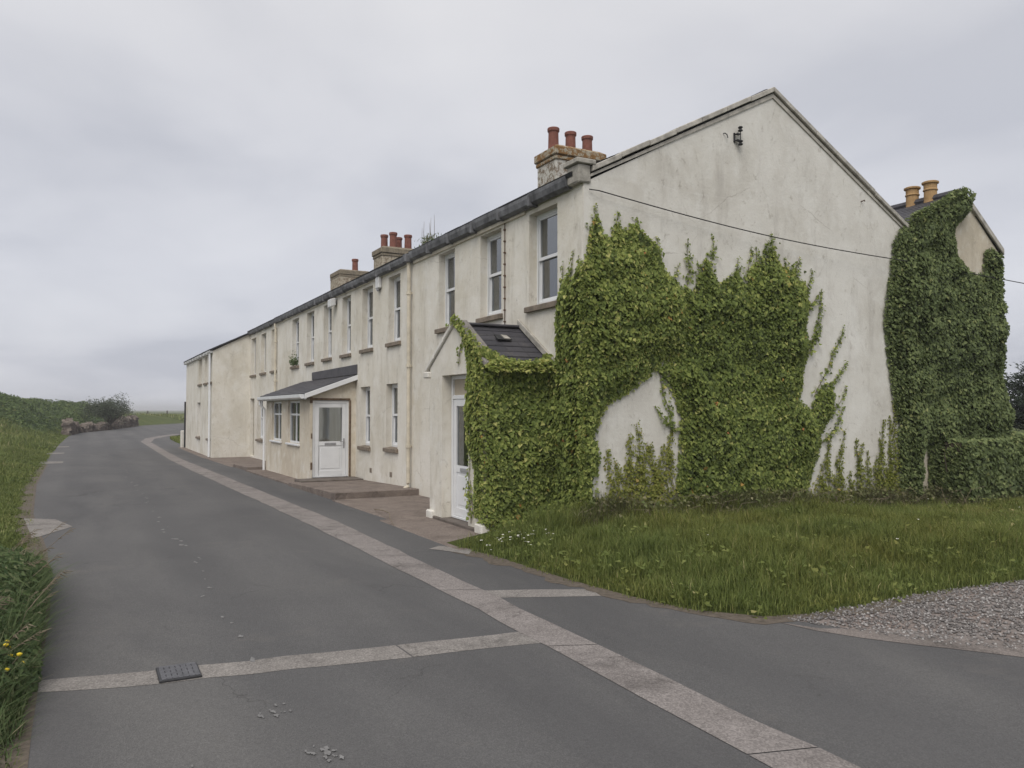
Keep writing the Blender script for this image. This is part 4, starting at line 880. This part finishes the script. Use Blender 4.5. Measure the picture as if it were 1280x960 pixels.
for i in range(24): x = 7.4+i*.14; m.tube([(x, -.3, -.05), (x+random.uniform(-.1, .1), -.3, .5), (x+random.uniform(-.15, .15), -.3, .95)], .02, 5, .008)
m.build('stem', M['bark'], HG)
m = MB()
m.add([], [])
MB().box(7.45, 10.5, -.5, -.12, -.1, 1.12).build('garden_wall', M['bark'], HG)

# ------------------------------------------------------------------ grass
def scatter(lo, hi, n): return R.uniform(lo, hi, (n, 2))
cl = Cloud()
q = scatter((-2.1, -4.6), (11, .0), 230000); k = in_poly(q, GE); q = q[k]; d = edge_dist(q, GE[:10]+[(14.5, -4.5), (14.5, 4), (-2.1, 4)])
k = (R.uniform(0, 1, len(q)) < np.clip((d+.12*wob(q[:, 0]*6, q[:, 1]*6, 1.2))/.2, .06, 1)) & (R.uniform(0, 1, len(q)) < np.clip(1.25-q[:, 0]*.07, .4, 1)); q = q[k]; d = d[k]
h = R.uniform(.07, .2, len(q))*np.clip(.45+d*.75, .45, 1.2)*(1+.35*wob(q[:, 0]*2, q[:, 1]*2, 1.2)+.4*wob(q[:, 0]*5, q[:, 1]*5, 1.3, 2.))*(1-.35*sst(3.5, 7, q[:, 0]))*(1+.5*sst(-.9, -.2, q[:, 1]))
z = terrain(q[:, 0], q[:, 1])-.01
tn = np.clip(tint_n(len(q), .42, .2)+.14*wob(q[:, 0]*1.3, q[:, 1]*1.7, 1.)+.12*sst(3, 7, q[:, 0]), 0, 1)
v, qd, tr, tt = blades(np.c_[q, z], h, R.uniform(.005, .011, len(q)), R.uniform(.1, .75, len(q)), tn); cl.add(v, qd, tt, tr)
nb = 9000; qb = scatter((-2, -4.4), (10, -.1), nb); qb = qb[in_poly(qb, GE)]; cn = wob(qb[:, 0]*2.6, qb[:, 1]*2.6, 1.3, 3.); qb = qb[cn > .12]; nb = len(qb)
cl.add(*leaves(np.c_[qb, terrain(qb[:, 0], qb[:, 1])+R.uniform(.03, .16, nb)], np.tile(np.array([0, -.3, 1.]), (nb, 1)), R.uniform(.03, .075, nb), R.normal(0, 1, (nb, 3)), tint_n(nb, .4, .2), ratio=.6))
tag(cl.build('grass', M['grass']), kind='stuff')
# dead undergrowth along the foot of the gable
cl = Cloud(); n = 26000
q = np.c_[R.uniform(-.4, 10.6, n), -.08-np.abs(R.normal(0, .32, n))]; k = (q[:, 0] > 0) | (q[:, 1] < -.35); q = q[k]; n = len(q)
h = R.uniform(.1, .42, n)*np.clip(1.1+q[:, 1]*.8, .35, 1)*(1+.6*wob(q[:, 0]*2.2, q[:, 1], 1.)); v, qd, tr, tt = blades(np.c_[q, terrain(q[:, 0], q[:, 1])], h, R.uniform(.004, .010, n), R.uniform(.2, 1.1, n), tint_n(n, .5, .25)); cl.add(v, qd, tt, tr)
nd = 1800; P = np.c_[R.uniform(-.2, 10.5, nd), -.1-np.abs(R.normal(0, .28, nd)), R.uniform(.05, .33, nd)]; P[:, 2] += terrain(P[:, 0], P[:, 1])
cl.add(*leaves(P, np.tile(np.array([0, -.5, .8]), (nd, 1)), R.uniform(.03, .06, nd), np.tile(np.array([0, -.5, -.5]), (nd, 1)), tint_n(nd, .6, .2)))
tag(cl.build('undergrowth', M['dead']), kind='stuff')
# bare stems in it
m = MB()
for i in range(70):
    x = random.uniform(-.3, 9); y = random.uniform(-.9, -.15); a = random.uniform(0, 6.3); l = random.uniform(.2, .6); z = float(terrain(x, y))
    m.tube([(x, y, z), (x+l*.4*math.cos(a), y+l*.3*math.sin(a), z+l*.6), (x+l*math.cos(a), y+l*.6*math.sin(a), z+l*random.uniform(.4, .8))], .004, 4, .002)
tag(m.build('dry_stalks', M['twig']), kind='stuff')
# small white flowers in the grass
m = MB()
def flower(m, x, y, z, r):
    n = 8; m.add([(x, y, z+.004)]+[(x+r*math.cos(2*math.pi*i/n), y+r*math.sin(2*math.pi*i/n), z+random.uniform(-.004, .006)) for i in range(n)], [(0, i+1, (i+1) % n+1) for i in range(n)])
for i in range(36): x = -1.35+random.gauss(0, .22); y = -.55+random.gauss(0, .2); flower(m, x, y, float(terrain(x, y))+random.uniform(.08, .16), random.uniform(.010, .018))
for i in range(9): x = random.uniform(-1, 7); y = random.uniform(-3.6, -.4); flower(m, x, y, float(terrain(x, y))+random.uniform(.14, .24), random.uniform(.008, .02))
tag(m.build('daisies', M['daisy']), kind='stuff')
# gravel stones
n = 13000; q = scatter((-1.0, -6.3), (8, -4.2), n*2); k = in_poly(q, [(-.9, -4.25), (1, -4.2), (2.2, -4.3), (8, -4.4), (8, -6.2), (1.5, -5.95), (.07, -5.75), (-.4, -5.3)]); q = q[k]; n = len(q)
k = R.uniform(0, 1, n) < np.clip(.25+1.1*(q[:, 1]+5.9)/1.3, .1, 1); q = q[k]; n = len(q); r = R.uniform(.005, .017, n)
oct_ = np.array([(1, 0, 0), (0, 1, 0), (-1, 0, 0), (0, -1, 0), (0, 0, .8), (0, 0, -.8)], float)
Vv = (oct_[None]*R.uniform(.6, 1.25, (n, 6, 1)))*r[:, None, None]; ang = R.uniform(0, 6.28, n); c_, s_ = np.cos(ang)[:, None], np.sin(ang)[:, None]
Vv = np.stack([Vv[..., 0]*c_-Vv[..., 1]*s_, Vv[..., 0]*s_+Vv[..., 1]*c_, Vv[..., 2]], -1)+np.c_[q, r*.35][:, None, :]
tri = np.array([(0, 1, 4), (1, 2, 4), (2, 3, 4), (3, 0, 4), (1, 0, 5), (2, 1, 5), (3, 2, 5), (0, 3, 5)]); T = (np.arange(n)*6)[:, None, None]+tri[None]
def pebble():
    k = NT('pebble'); a = k.n('ShaderNodeAttribute', attribute_name='tint'); return k.out(k.ramp(a.outputs['Fac'], [(0, (.14, .13, .125)), (.6, (.23, .215, .205)), (1, (.42, .40, .385))]), .9)
tag(finish('gravel', np_mesh('gravel', Vv.reshape(-1, 3), None, T.reshape(-1, 3), np.repeat(R.uniform(0, 1, n)**1.4, 6)), pebble()), kind='stuff')
# left verge: short near the road, denser with distance
cl = Cloud()
for (y0, y1, n, wd, hs, bw) in ((-7.5, 3, 45000, 2.4, .9, .008), (3, 14, 60000, 4, .8, .014), (14, 34, 50000, 7, 1., .028), (34, 75, 42000, 14, 1.6, .05)):
    y = R.uniform(y0, y1, n); off = R.uniform(0, 1, n)**1.3*wd-.05; x = left_x(y)-off
    h = R.uniform(.05, .17, n)*hs*np.clip(.5+off*.7, .5, 1.5)*(1+.4*wob(x, y, 1.6)); z = terrain(x, y)-.01
    v, qd, tr, tt = blades(np.c_[x, y, z], h, np.full(n, bw)*R.uniform(.6, 1.2, n), R.uniform(.1, .9, n), np.clip(tint_n(n, .45, .2)+.2*wob(x*.6, y*.5, 1.), 0, 1)); cl.add(v, qd, tt, tr)
for (x0, x1, y0, y1, n) in ((0, 40, 112, 150, 15000),):
    x = R.uniform(-8, 30, n); y = R.uniform(118, 170, n); v, qd, tr, tt = blades(np.c_[x, y, terrain(x, y)], R.uniform(.2, .5, n), np.full(n, .12), R.uniform(.1, .9, n), tint_n(n, .6, .2)); cl.add(v, qd, tt, tr)
k_ = cl.build('verge_grass', M['verge']); tag(k_, kind='stuff')
# inner verge at the far bend
cl = Cloud(); n = 9000; q = np.c_[R.uniform(-1.9, .6, n), R.uniform(35, 50, n)]; k = q[:, 0] > -1.3+.03*(q[:, 1]-35); q = q[k]; n = len(q)
v, qd, tr, tt = blades(np.c_[q, terrain(q[:, 0], q[:, 1])], R.uniform(.1, .3, n), np.full(n, .03), R.uniform(.1, .8, n), tint_n(n, .5, .2)); cl.add(v, qd, tt, tr); tag(cl.build('grass', M['grass']), kind='stuff')
# tall weeds at the left edge, near the camera
cl = Cloud(); n = 11000
y = R.uniform(-5.2, 1.0, n); x = left_x(y)+.05-np.abs(R.normal(0, .3, n)); h = R.uniform(.15, .60, n)*np.where(y < -3, np.clip(1-(-3-y)*.5, .22, 1), np.clip(1-(y+.5)*.35, .3, 1))*np.clip(.45+(left_x(y)+.1-x)*3, .4, 1)
v, qd, tr, tt = blades(np.c_[x, y, terrain(x, y)-.02], h, R.uniform(.006, .014, n), R.uniform(.2, 1.0, n), tint_n(n, .45, .22)); cl.add(v, qd, tt, tr)
n = 16000; y = R.uniform(-3.6, .6, n); x = left_x(y)+.14*wob(y*3, y, 1.)+.02-np.abs(R.normal(0, .28, n)); z = terrain(x, y)+R.uniform(.02, 1, n)*.52*np.clip(1-np.abs(y+1.4)*.2, .25, 1)*np.clip(.5+(left_x(y)+.1-x)*2, .4, 1)
cl.add(*leaves(np.c_[x, y, z], np.tile(np.array([.5, -.4, .6]), (n, 1)), R.uniform(.03, .075, n), np.tile(np.array([.6, -.3, -.2]), (n, 1)), tint_n(n, .4, .2), ratio=.4))
tag(cl.build('tall_weeds', M['weed']), kind='stuff')
def seed_stalk(x, y, h, a):
    m.tube([(x, y, .05), (x+.1*math.cos(a), y+.1*math.sin(a), h*.6), (x+.32*math.cos(a), y+.32*math.sin(a), h)], .003, 4, .002)
    for i in range(9):
        t = i/9; m.tube([(x+(.2+.14*t)*math.cos(a), y+(.2+.14*t)*math.sin(a), h*(.8+.2*t)), (x+(.23+.15*t)*math.cos(a)+random.uniform(-.02, .02), y+(.23+.15*t)*math.sin(a)+random.uniform(-.02, .02), h*(.8+.2*t)+random.uniform(-.03, .02))], .004, 4, .001)
m = MB()
for i in range(22): seed_stalk(-6.3-random.uniform(.0, .4), random.uniform(-3.4, 1.2), random.uniform(.3, .6), random.uniform(-.9, .9))
tag(m.build('seeding_grass', M['twig']), kind='stuff')
yf = thing('yellow_flower_plant', 'small yellow flowered plant at the left road edge beside the concrete band', 'plant', (-6.38, -3.3, .05))
m = MB(); 
for i in range(26):
    a = random.uniform(0, 6.3); r = random.uniform(.03, .20); z = random.uniform(.12, .27); x, y = -6.36+r*math.cos(a)*.8, -3.3+r*math.sin(a)*1.4
    m.tube([(-6.38, -3.3+.3*(y+3.3), .03), (x*.5-6.38*.5, y, z*.6), (x, y, z)], .0025, 4); MB().lathe((x, y, z), [(.004, -.004), (.014, .004), (.016, .012), (.006, .018)], 7).build('flower', M['yellow'], yf)
m.build('stem', M['twig'], yf)
# trailing bare stem on the pavement
tag(MB().tube([(-1.62, 3.9, .03), (-1.72, 3.2, .10), (-1.82, 2.6, .13), (-1.95, 2.2, .10), (-1.98, 1.95, .03)], .009, 5, .004).build('fallen_stem', M['twig']), 'pale bare trailing stem lying at the pavement edge by the slate porch', 'twig')
# weeds in the gutter and on a sill
gw = thing('gutter_weed', 'thin grassy weed rooted in the gutter of the end house', 'plant', (-.08, 5.4, EZ-.03))
m = MB()
for i in range(14):
    y = 5.35+random.uniform(-.35, .35); h = random.choice((.12, .18, .25, .5, .38)); a = random.uniform(-.1, .1)
    m.tube([(-.08, y, EZ-.03), (-.08+a*.3, y+a, EZ+h*.6), (-.08+a, y+a*2, EZ+h)], .006, 4, .002)
m.build('stem', M['twig'], gw)
cl = Cloud(); n = 260; P = np.c_[R.normal(-.08, .05, n), 5.35+R.normal(0, .2, n), EZ+R.uniform(0, .16, n)]; cl.add(*leaves(P, np.tile(np.array([-.6, -.3, .5]), (n, 1)), R.uniform(.03, .06, n), np.tile(np.array([0, 0, 1.]), (n, 1)), tint_n(n, .6, .2), ratio=.4)); cl.build('foliage', M['weed'], gw)
sw = thing('sill_weed', 'small weed growing on the sill of an upper window beside the cream downpipe', 'plant', (-.02, 16.8, 3.13))
cl = Cloud(); n = 260; P = np.c_[R.normal(-.04, .05, n), 16.85+R.normal(0, .18, n), 3.14+np.abs(R.normal(0, .13, n))]; cl.add(*leaves(P, np.tile(np.array([-.8, -.3, .5]), (n, 1)), R.uniform(.04, .07, n), np.tile(np.array([0, 0, 1.]), (n, 1)), tint_n(n, .4, .2))); cl.build('foliage', M['weed'], sw)

# ------------------------------------------------------------------ far left: scrub, bush, stone wall, fence
cl = Cloud(); n = 80000
y = R.uniform(52, 96, n); off = .7+R.uniform(0, 1, n)**1.4*18; x = left_x(y)-off
hump = .55+.35*wob(x*.5, y*.4, 1.)+.2*wob(x*1.7, y*1.3, 1.); hgt = np.clip(hump, .15, 1.2)*1.75*sst(0, 1.7, off-.8)*sst(52, 58, y)*(1-.25*sst(70, 92, y))
z = terrain(x, y)+hgt*(1-R.uniform(0, 1, n)**1.8*.6)
cl.add(*leaves(np.c_[x, y, z], np.tile(np.array([.25, -.5, .8]), (n, 1)), R.uniform(.09, .2, n), np.tile(np.array([.3, -.3, -.6]), (n, 1)), np.clip(tint_n(n, .42, .2)+.22*wob(x*.9, y*.6, 1.), 0, 1), spread=.7))
tag(cl.build('bramble_scrub', M['scrub']), kind='stuff')
bu = thing('windswept_bush', 'dark wind bent bush on the rise behind the rubble wall', 'bush', (-3.9, 76, 0.8))
cl = Cloud(); bm_ = MB()
for i in range(26):
    a = random.uniform(0, 6.3); L = random.uniform(.6, 2.1); e = (-4.1+L*1.0*math.cos(a), 76+L*.8*math.sin(a), 1.0+random.uniform(.3, 2.1)*(1-.28*L))
    bm_.tube([(-3.9, 76, .3), (-3.9+L*.4*math.cos(a), 76+L*.4*math.sin(a), 1.0), e], .05, 5, .012)
    for j in range(5):
        c = np.array(e)+R.normal(0, .22, 3); nn = 60; P = c+R.normal(0, 1, (nn, 3))*np.array([.26, .26, .2]); cl.add(*leaves(P, R.normal(0, 1, (nn, 3))+np.array([0, -.3, .5]), R.uniform(.06, .13, nn), R.normal(0, 1, (nn, 3)), tint_n(nn, .45, .25), spread=.8))
bm_.build('trunk', M['bark'], bu); cl.build('crown', M['bush'], bu)
sw_ = thing('rubble_wall', 'low tumbledown rubble stone wall along the far left bend of the road', 'stone wall', (-5.6, 68, -.25))
m = MB(); path = [(-7.25, 59.5), (-6.75, 66), (-5.6, 71), (-4.1, 77), (-2.3, 86), (-.7, 96)]
pl = np.array(path); dl = np.r_[0, np.cumsum(np.linalg.norm(np.diff(pl, axis=0), axis=1))]; s = 0
while s < dl[-1]:
    bx, by = np.interp(s, dl, pl[:, 0]), np.interp(s, dl, pl[:, 1]); H = 1.0-.45*sst(2, 8, s)+.45*sst(18, 26, s)+.12*math.sin(s*1.3); z = -.32
    while z < -.25+H:
        h = random.uniform(.14, .26); w = random.uniform(.3, .55); dd = random.uniform(.22, .32); a = random.uniform(-.3, .3); ox = random.uniform(-.12, .12)
        m.hexa([(bx-dd+ox, by-w/2, z), (bx+dd+ox, by-w/2+a*.1, z), (bx+dd+ox, by+w/2, z), (bx-dd+ox, by+w/2, z)], [(bx-dd*.85+ox, by-w*.42, z+h), (bx+dd*.85+ox, by-w*.42, z+h*.9), (bx+dd*.85+ox, by+w*.42, z+h), (bx-dd*.85+ox, by+w*.42, z+h)]); z += h*.93
    s += .36
m.build('stones', M['stone'], sw_, jit=.02)
fe = thing('wire_fence', 'wire fence with wooden posts on the skyline of the far field', 'fence', (10, 175, -.25))
px = [-2, 1.6, 5.4, 9.2, 13, 17, 21, 25, 29]
for x in px: MB().box(x-.14, x+.14, 174.9, 175.15, -.4, 1.45+random.uniform(-.15, .15)).build('post', M['bark'], fe)
m = MB()
for z in (.5, .9, 1.25): m.tube([(px[0], 174.88, z), (px[-1], 174.88, z)], .012, 4)
m.build('wire', M['metal'], fe)
cl = Cloud(); n = 7000; x = R.uniform(14, 60, n); y = R.uniform(172, 186, n); z = terrain(x, y)+R.uniform(0, 1, n)*1.5*(.7+.4*wob(x*.5, y, .8)); cl.add(*leaves(np.c_[x, y, z], np.tile(np.array([0, -.6, .6]), (n, 1)), R.uniform(.2, .4, n), R.normal(0, 1, (n, 3)), tint_n(n, .45, .2), spread=.8)); tag(cl.build('far_hedge', M['scrub']), kind='stuff')
# stone post at the far corner of the terrace
tag(MB().box(-1.62, -1.30, 35.0, 35.35, -.3, .62).build('stone_post', M['gable'], bevel=.03), 'short pale stone post at the far corner of the terrace', 'post')

# ------------------------------------------------------------------ cypress beyond the right edge
ct = thing('cypress_tree', 'dark cypress with flat layered boughs at the right edge, behind the hedge', 'tree', (28.6, 9.5, 0))
tx, ty = 29.2, 9.5
MB().tube([(tx, ty, -.2), (tx+.2, ty, 2.2), (tx, ty, 3.9)], .28, 9, .08).build('trunk', M['bark'], ct, smooth=True)
cl = Cloud(); bm_ = MB()
for i in range(58):
    z0 = .6+2.7*(i/58); a = i*2.4+random.uniform(-.4, .4); L = (2.5-1.7*(i/58))*random.uniform(.75, 1.2); e = np.array([tx+L*math.cos(a), ty+L*math.sin(a), z0+L*.28+random.uniform(-.1, .2)]); b0 = np.array([tx+.1, ty, z0])
    bm_.tube([tuple(b0), tuple((b0+e)/2+np.array([0, 0, -.08])), tuple(e)], .05, 5, .012)
    nn = 520; t = R.uniform(.25, 1.05, nn); P = b0+(e-b0)*t[:, None]+R.normal(0, 1, (nn, 3))*np.array([.24, .24, .085])*(.7+.5*t[:, None]); D = np.array([math.cos(a), math.sin(a), .35])
    cl.add(*leaves(P, np.tile(np.array([0, -.2, 1.]), (nn, 1)), R.uniform(.08, .17, nn), np.tile(D, (nn, 1)), tint_n(nn, .45, .25), ratio=.5, spread=.6))
bm_.build('branch', M['bark'], ct); cl.build('crown', M['conifer'], ct)

# ------------------------------------------------------------------ sea haze
hz = tag(MB().box(-2600, 2600, -260, 3600, -1.5, 9.5).build('haze', None), kind='stuff')
hm = bpy.data.materials.new('haze_air'); hm.use_nodes = True; hm.node_tree.nodes.clear()
ho = hm.node_tree.nodes.new('ShaderNodeOutputMaterial'); pv = hm.node_tree.nodes.new('ShaderNodeVolumePrincipled')
pv.inputs['Color'].default_value = (.985, .988, 1, 1); pv.inputs['Density'].default_value = HAZE; pv.inputs['Anisotropy'].default_value = .2
hm.node_tree.links.new(pv.outputs[0], ho.inputs['Volume']); hz.data.materials.append(hm); hz.display_type = 'WIRE'

# ------------------------------------------------------------------ camera, sky, sun
cam = bpy.data.cameras.new('camera'); co = bpy.data.objects.new('camera', cam); link(co)
cam.sensor_width = 36; cam.lens = 990/1280*36; cam.clip_start = .05; cam.clip_end = 8000
co.location = (-5.89, -8.93, 1.70); co.rotation_euler = (math.radians(90)+math.atan(32/990), 0, -math.radians(28.2)); S.camera = co
SUN_EL, SUN_AZ = math.radians(52), math.radians(222)       # from behind the camera, azimuth clockwise from +y
W = bpy.data.worlds.new('World'); S.world = W; W.use_nodes = True; t = W.node_tree; N_ = t.nodes; bg = N_['Background']
sky = N_.new('ShaderNodeTexSky'); sky.sky_type = 'NISHITA'; sky.sun_disc = False; sky.sun_elevation = SUN_EL; sky.sun_rotation = SUN_AZ; sky.altitude = 20; sky.dust_density = 4
tc = N_.new('ShaderNodeTexCoord'); sep = N_.new('ShaderNodeSeparateXYZ'); t.links.new(tc.outputs['Generated'], sep.inputs[0])
def mth(op, a, b_=None):
    n = N_.new('ShaderNodeMath'); n.operation = op
    for i, v in enumerate((a, b_)):
        if v is None: continue
        if isinstance(v, (int, float)): n.inputs[i].default_value = v
        else: t.links.new(v, n.inputs[i])
    return n.outputs[0]
zc = mth('ADD', mth('MAXIMUM', sep.outputs['Z'], 0.), .16); cx = mth('DIVIDE', sep.outputs['X'], zc); cy = mth('DIVIDE', sep.outputs['Y'], zc)
cmb = N_.new('ShaderNodeCombineXYZ'); t.links.new(cx, cmb.inputs[0]); t.links.new(cy, cmb.inputs[1])
def cloudn(sc, det, off):
    mp = N_.new('ShaderNodeMapping'); mp.inputs['Location'].default_value = (off, off*.7, 0); mp.inputs['Scale'].default_value = (1, .8, 1); t.links.new(cmb.outputs[0], mp.inputs[0])
    n = N_.new('ShaderNodeTexNoise'); n.inputs['Scale'].default_value = sc; n.inputs['Detail'].default_value = det; n.inputs['Roughness'].default_value = .5; n.inputs['Distortion'].default_value = .3; t.links.new(mp.outputs[0], n.inputs['Vector']); return n.outputs['Fac']
def wramp(f, stops):
    r = N_.new('ShaderNodeValToRGB'); e = r.color_ramp.elements
    while len(e) < len(stops): e.new(.5)
    for i, (p, c) in enumerate(stops): e[i].position = p; e[i].color = (*c, 1)
    t.links.new(f, r.inputs[0]); return r.outputs[0]
def wmix(a, b_, f, mode='MIX'):
    x = N_.new('ShaderNodeMix'); x.data_type = 'RGBA'; x.blend_type = mode
    for inp, v in ((x.inputs['Factor'], f), (x.inputs[6], a), (x.inputs[7], b_)):
        if isinstance(v, (int, float)): inp.default_value = v
        elif isinstance(v, tuple): inp.default_value = (*v, 1)
        else: t.links.new(v, inp)
    return x.outputs[2]
big = mth('ADD', mth('MULTIPLY', cloudn(.6, 4, 3.1), .55), mth('MULTIPLY', cloudn(1.3, 6, 8.3), .45))
CK = 5.5
cl_hi = wramp(big, [(.38, (.80*CK, .81*CK, .86*CK)), (.5, (.97*CK, .97*CK, 1.0*CK)), (.62, (1.07*CK, 1.065*CK, 1.08*CK))])
hor = wramp(sep.outputs['Z'], [(.0, (.90, .92, .975)), (.16, (.90, .92, .975)), (.45, (1, 1, 1.01))])
clouds = wmix(cl_hi, hor, 1., 'MULTIPLY')
t.links.new(wmix(clouds, sky.outputs[0], .06), bg.inputs['Color']); bg.inputs['Strength'].default_value = .1
sd = bpy.data.lights.new('sun', 'SUN'); sd.energy = 1.5; sd.angle = math.radians(40); sd.color = (1, .96, .9); so = bpy.data.objects.new('sun', sd); link(so)
dv = Vector((math.sin(SUN_AZ)*math.cos(SUN_EL), math.cos(SUN_AZ)*math.cos(SUN_EL), math.sin(SUN_EL))); so.rotation_euler = dv.to_track_quat('Z', 'Y').to_euler(); so.location = dv*60
vs = S.view_settings; S.display_settings.display_device = 'sRGB'; vs.view_transform = 'Standard'; vs.look = 'None'; vs.gamma = 1; vs.use_curve_mapping = False; vs.exposure = 0.45
S.cycles.max_bounces = 6; S.cycles.transparent_max_bounces = 8; S.cycles.use_denoising = True; S.cycles.caustics_reflective = False; S.cycles.caustics_refractive = False
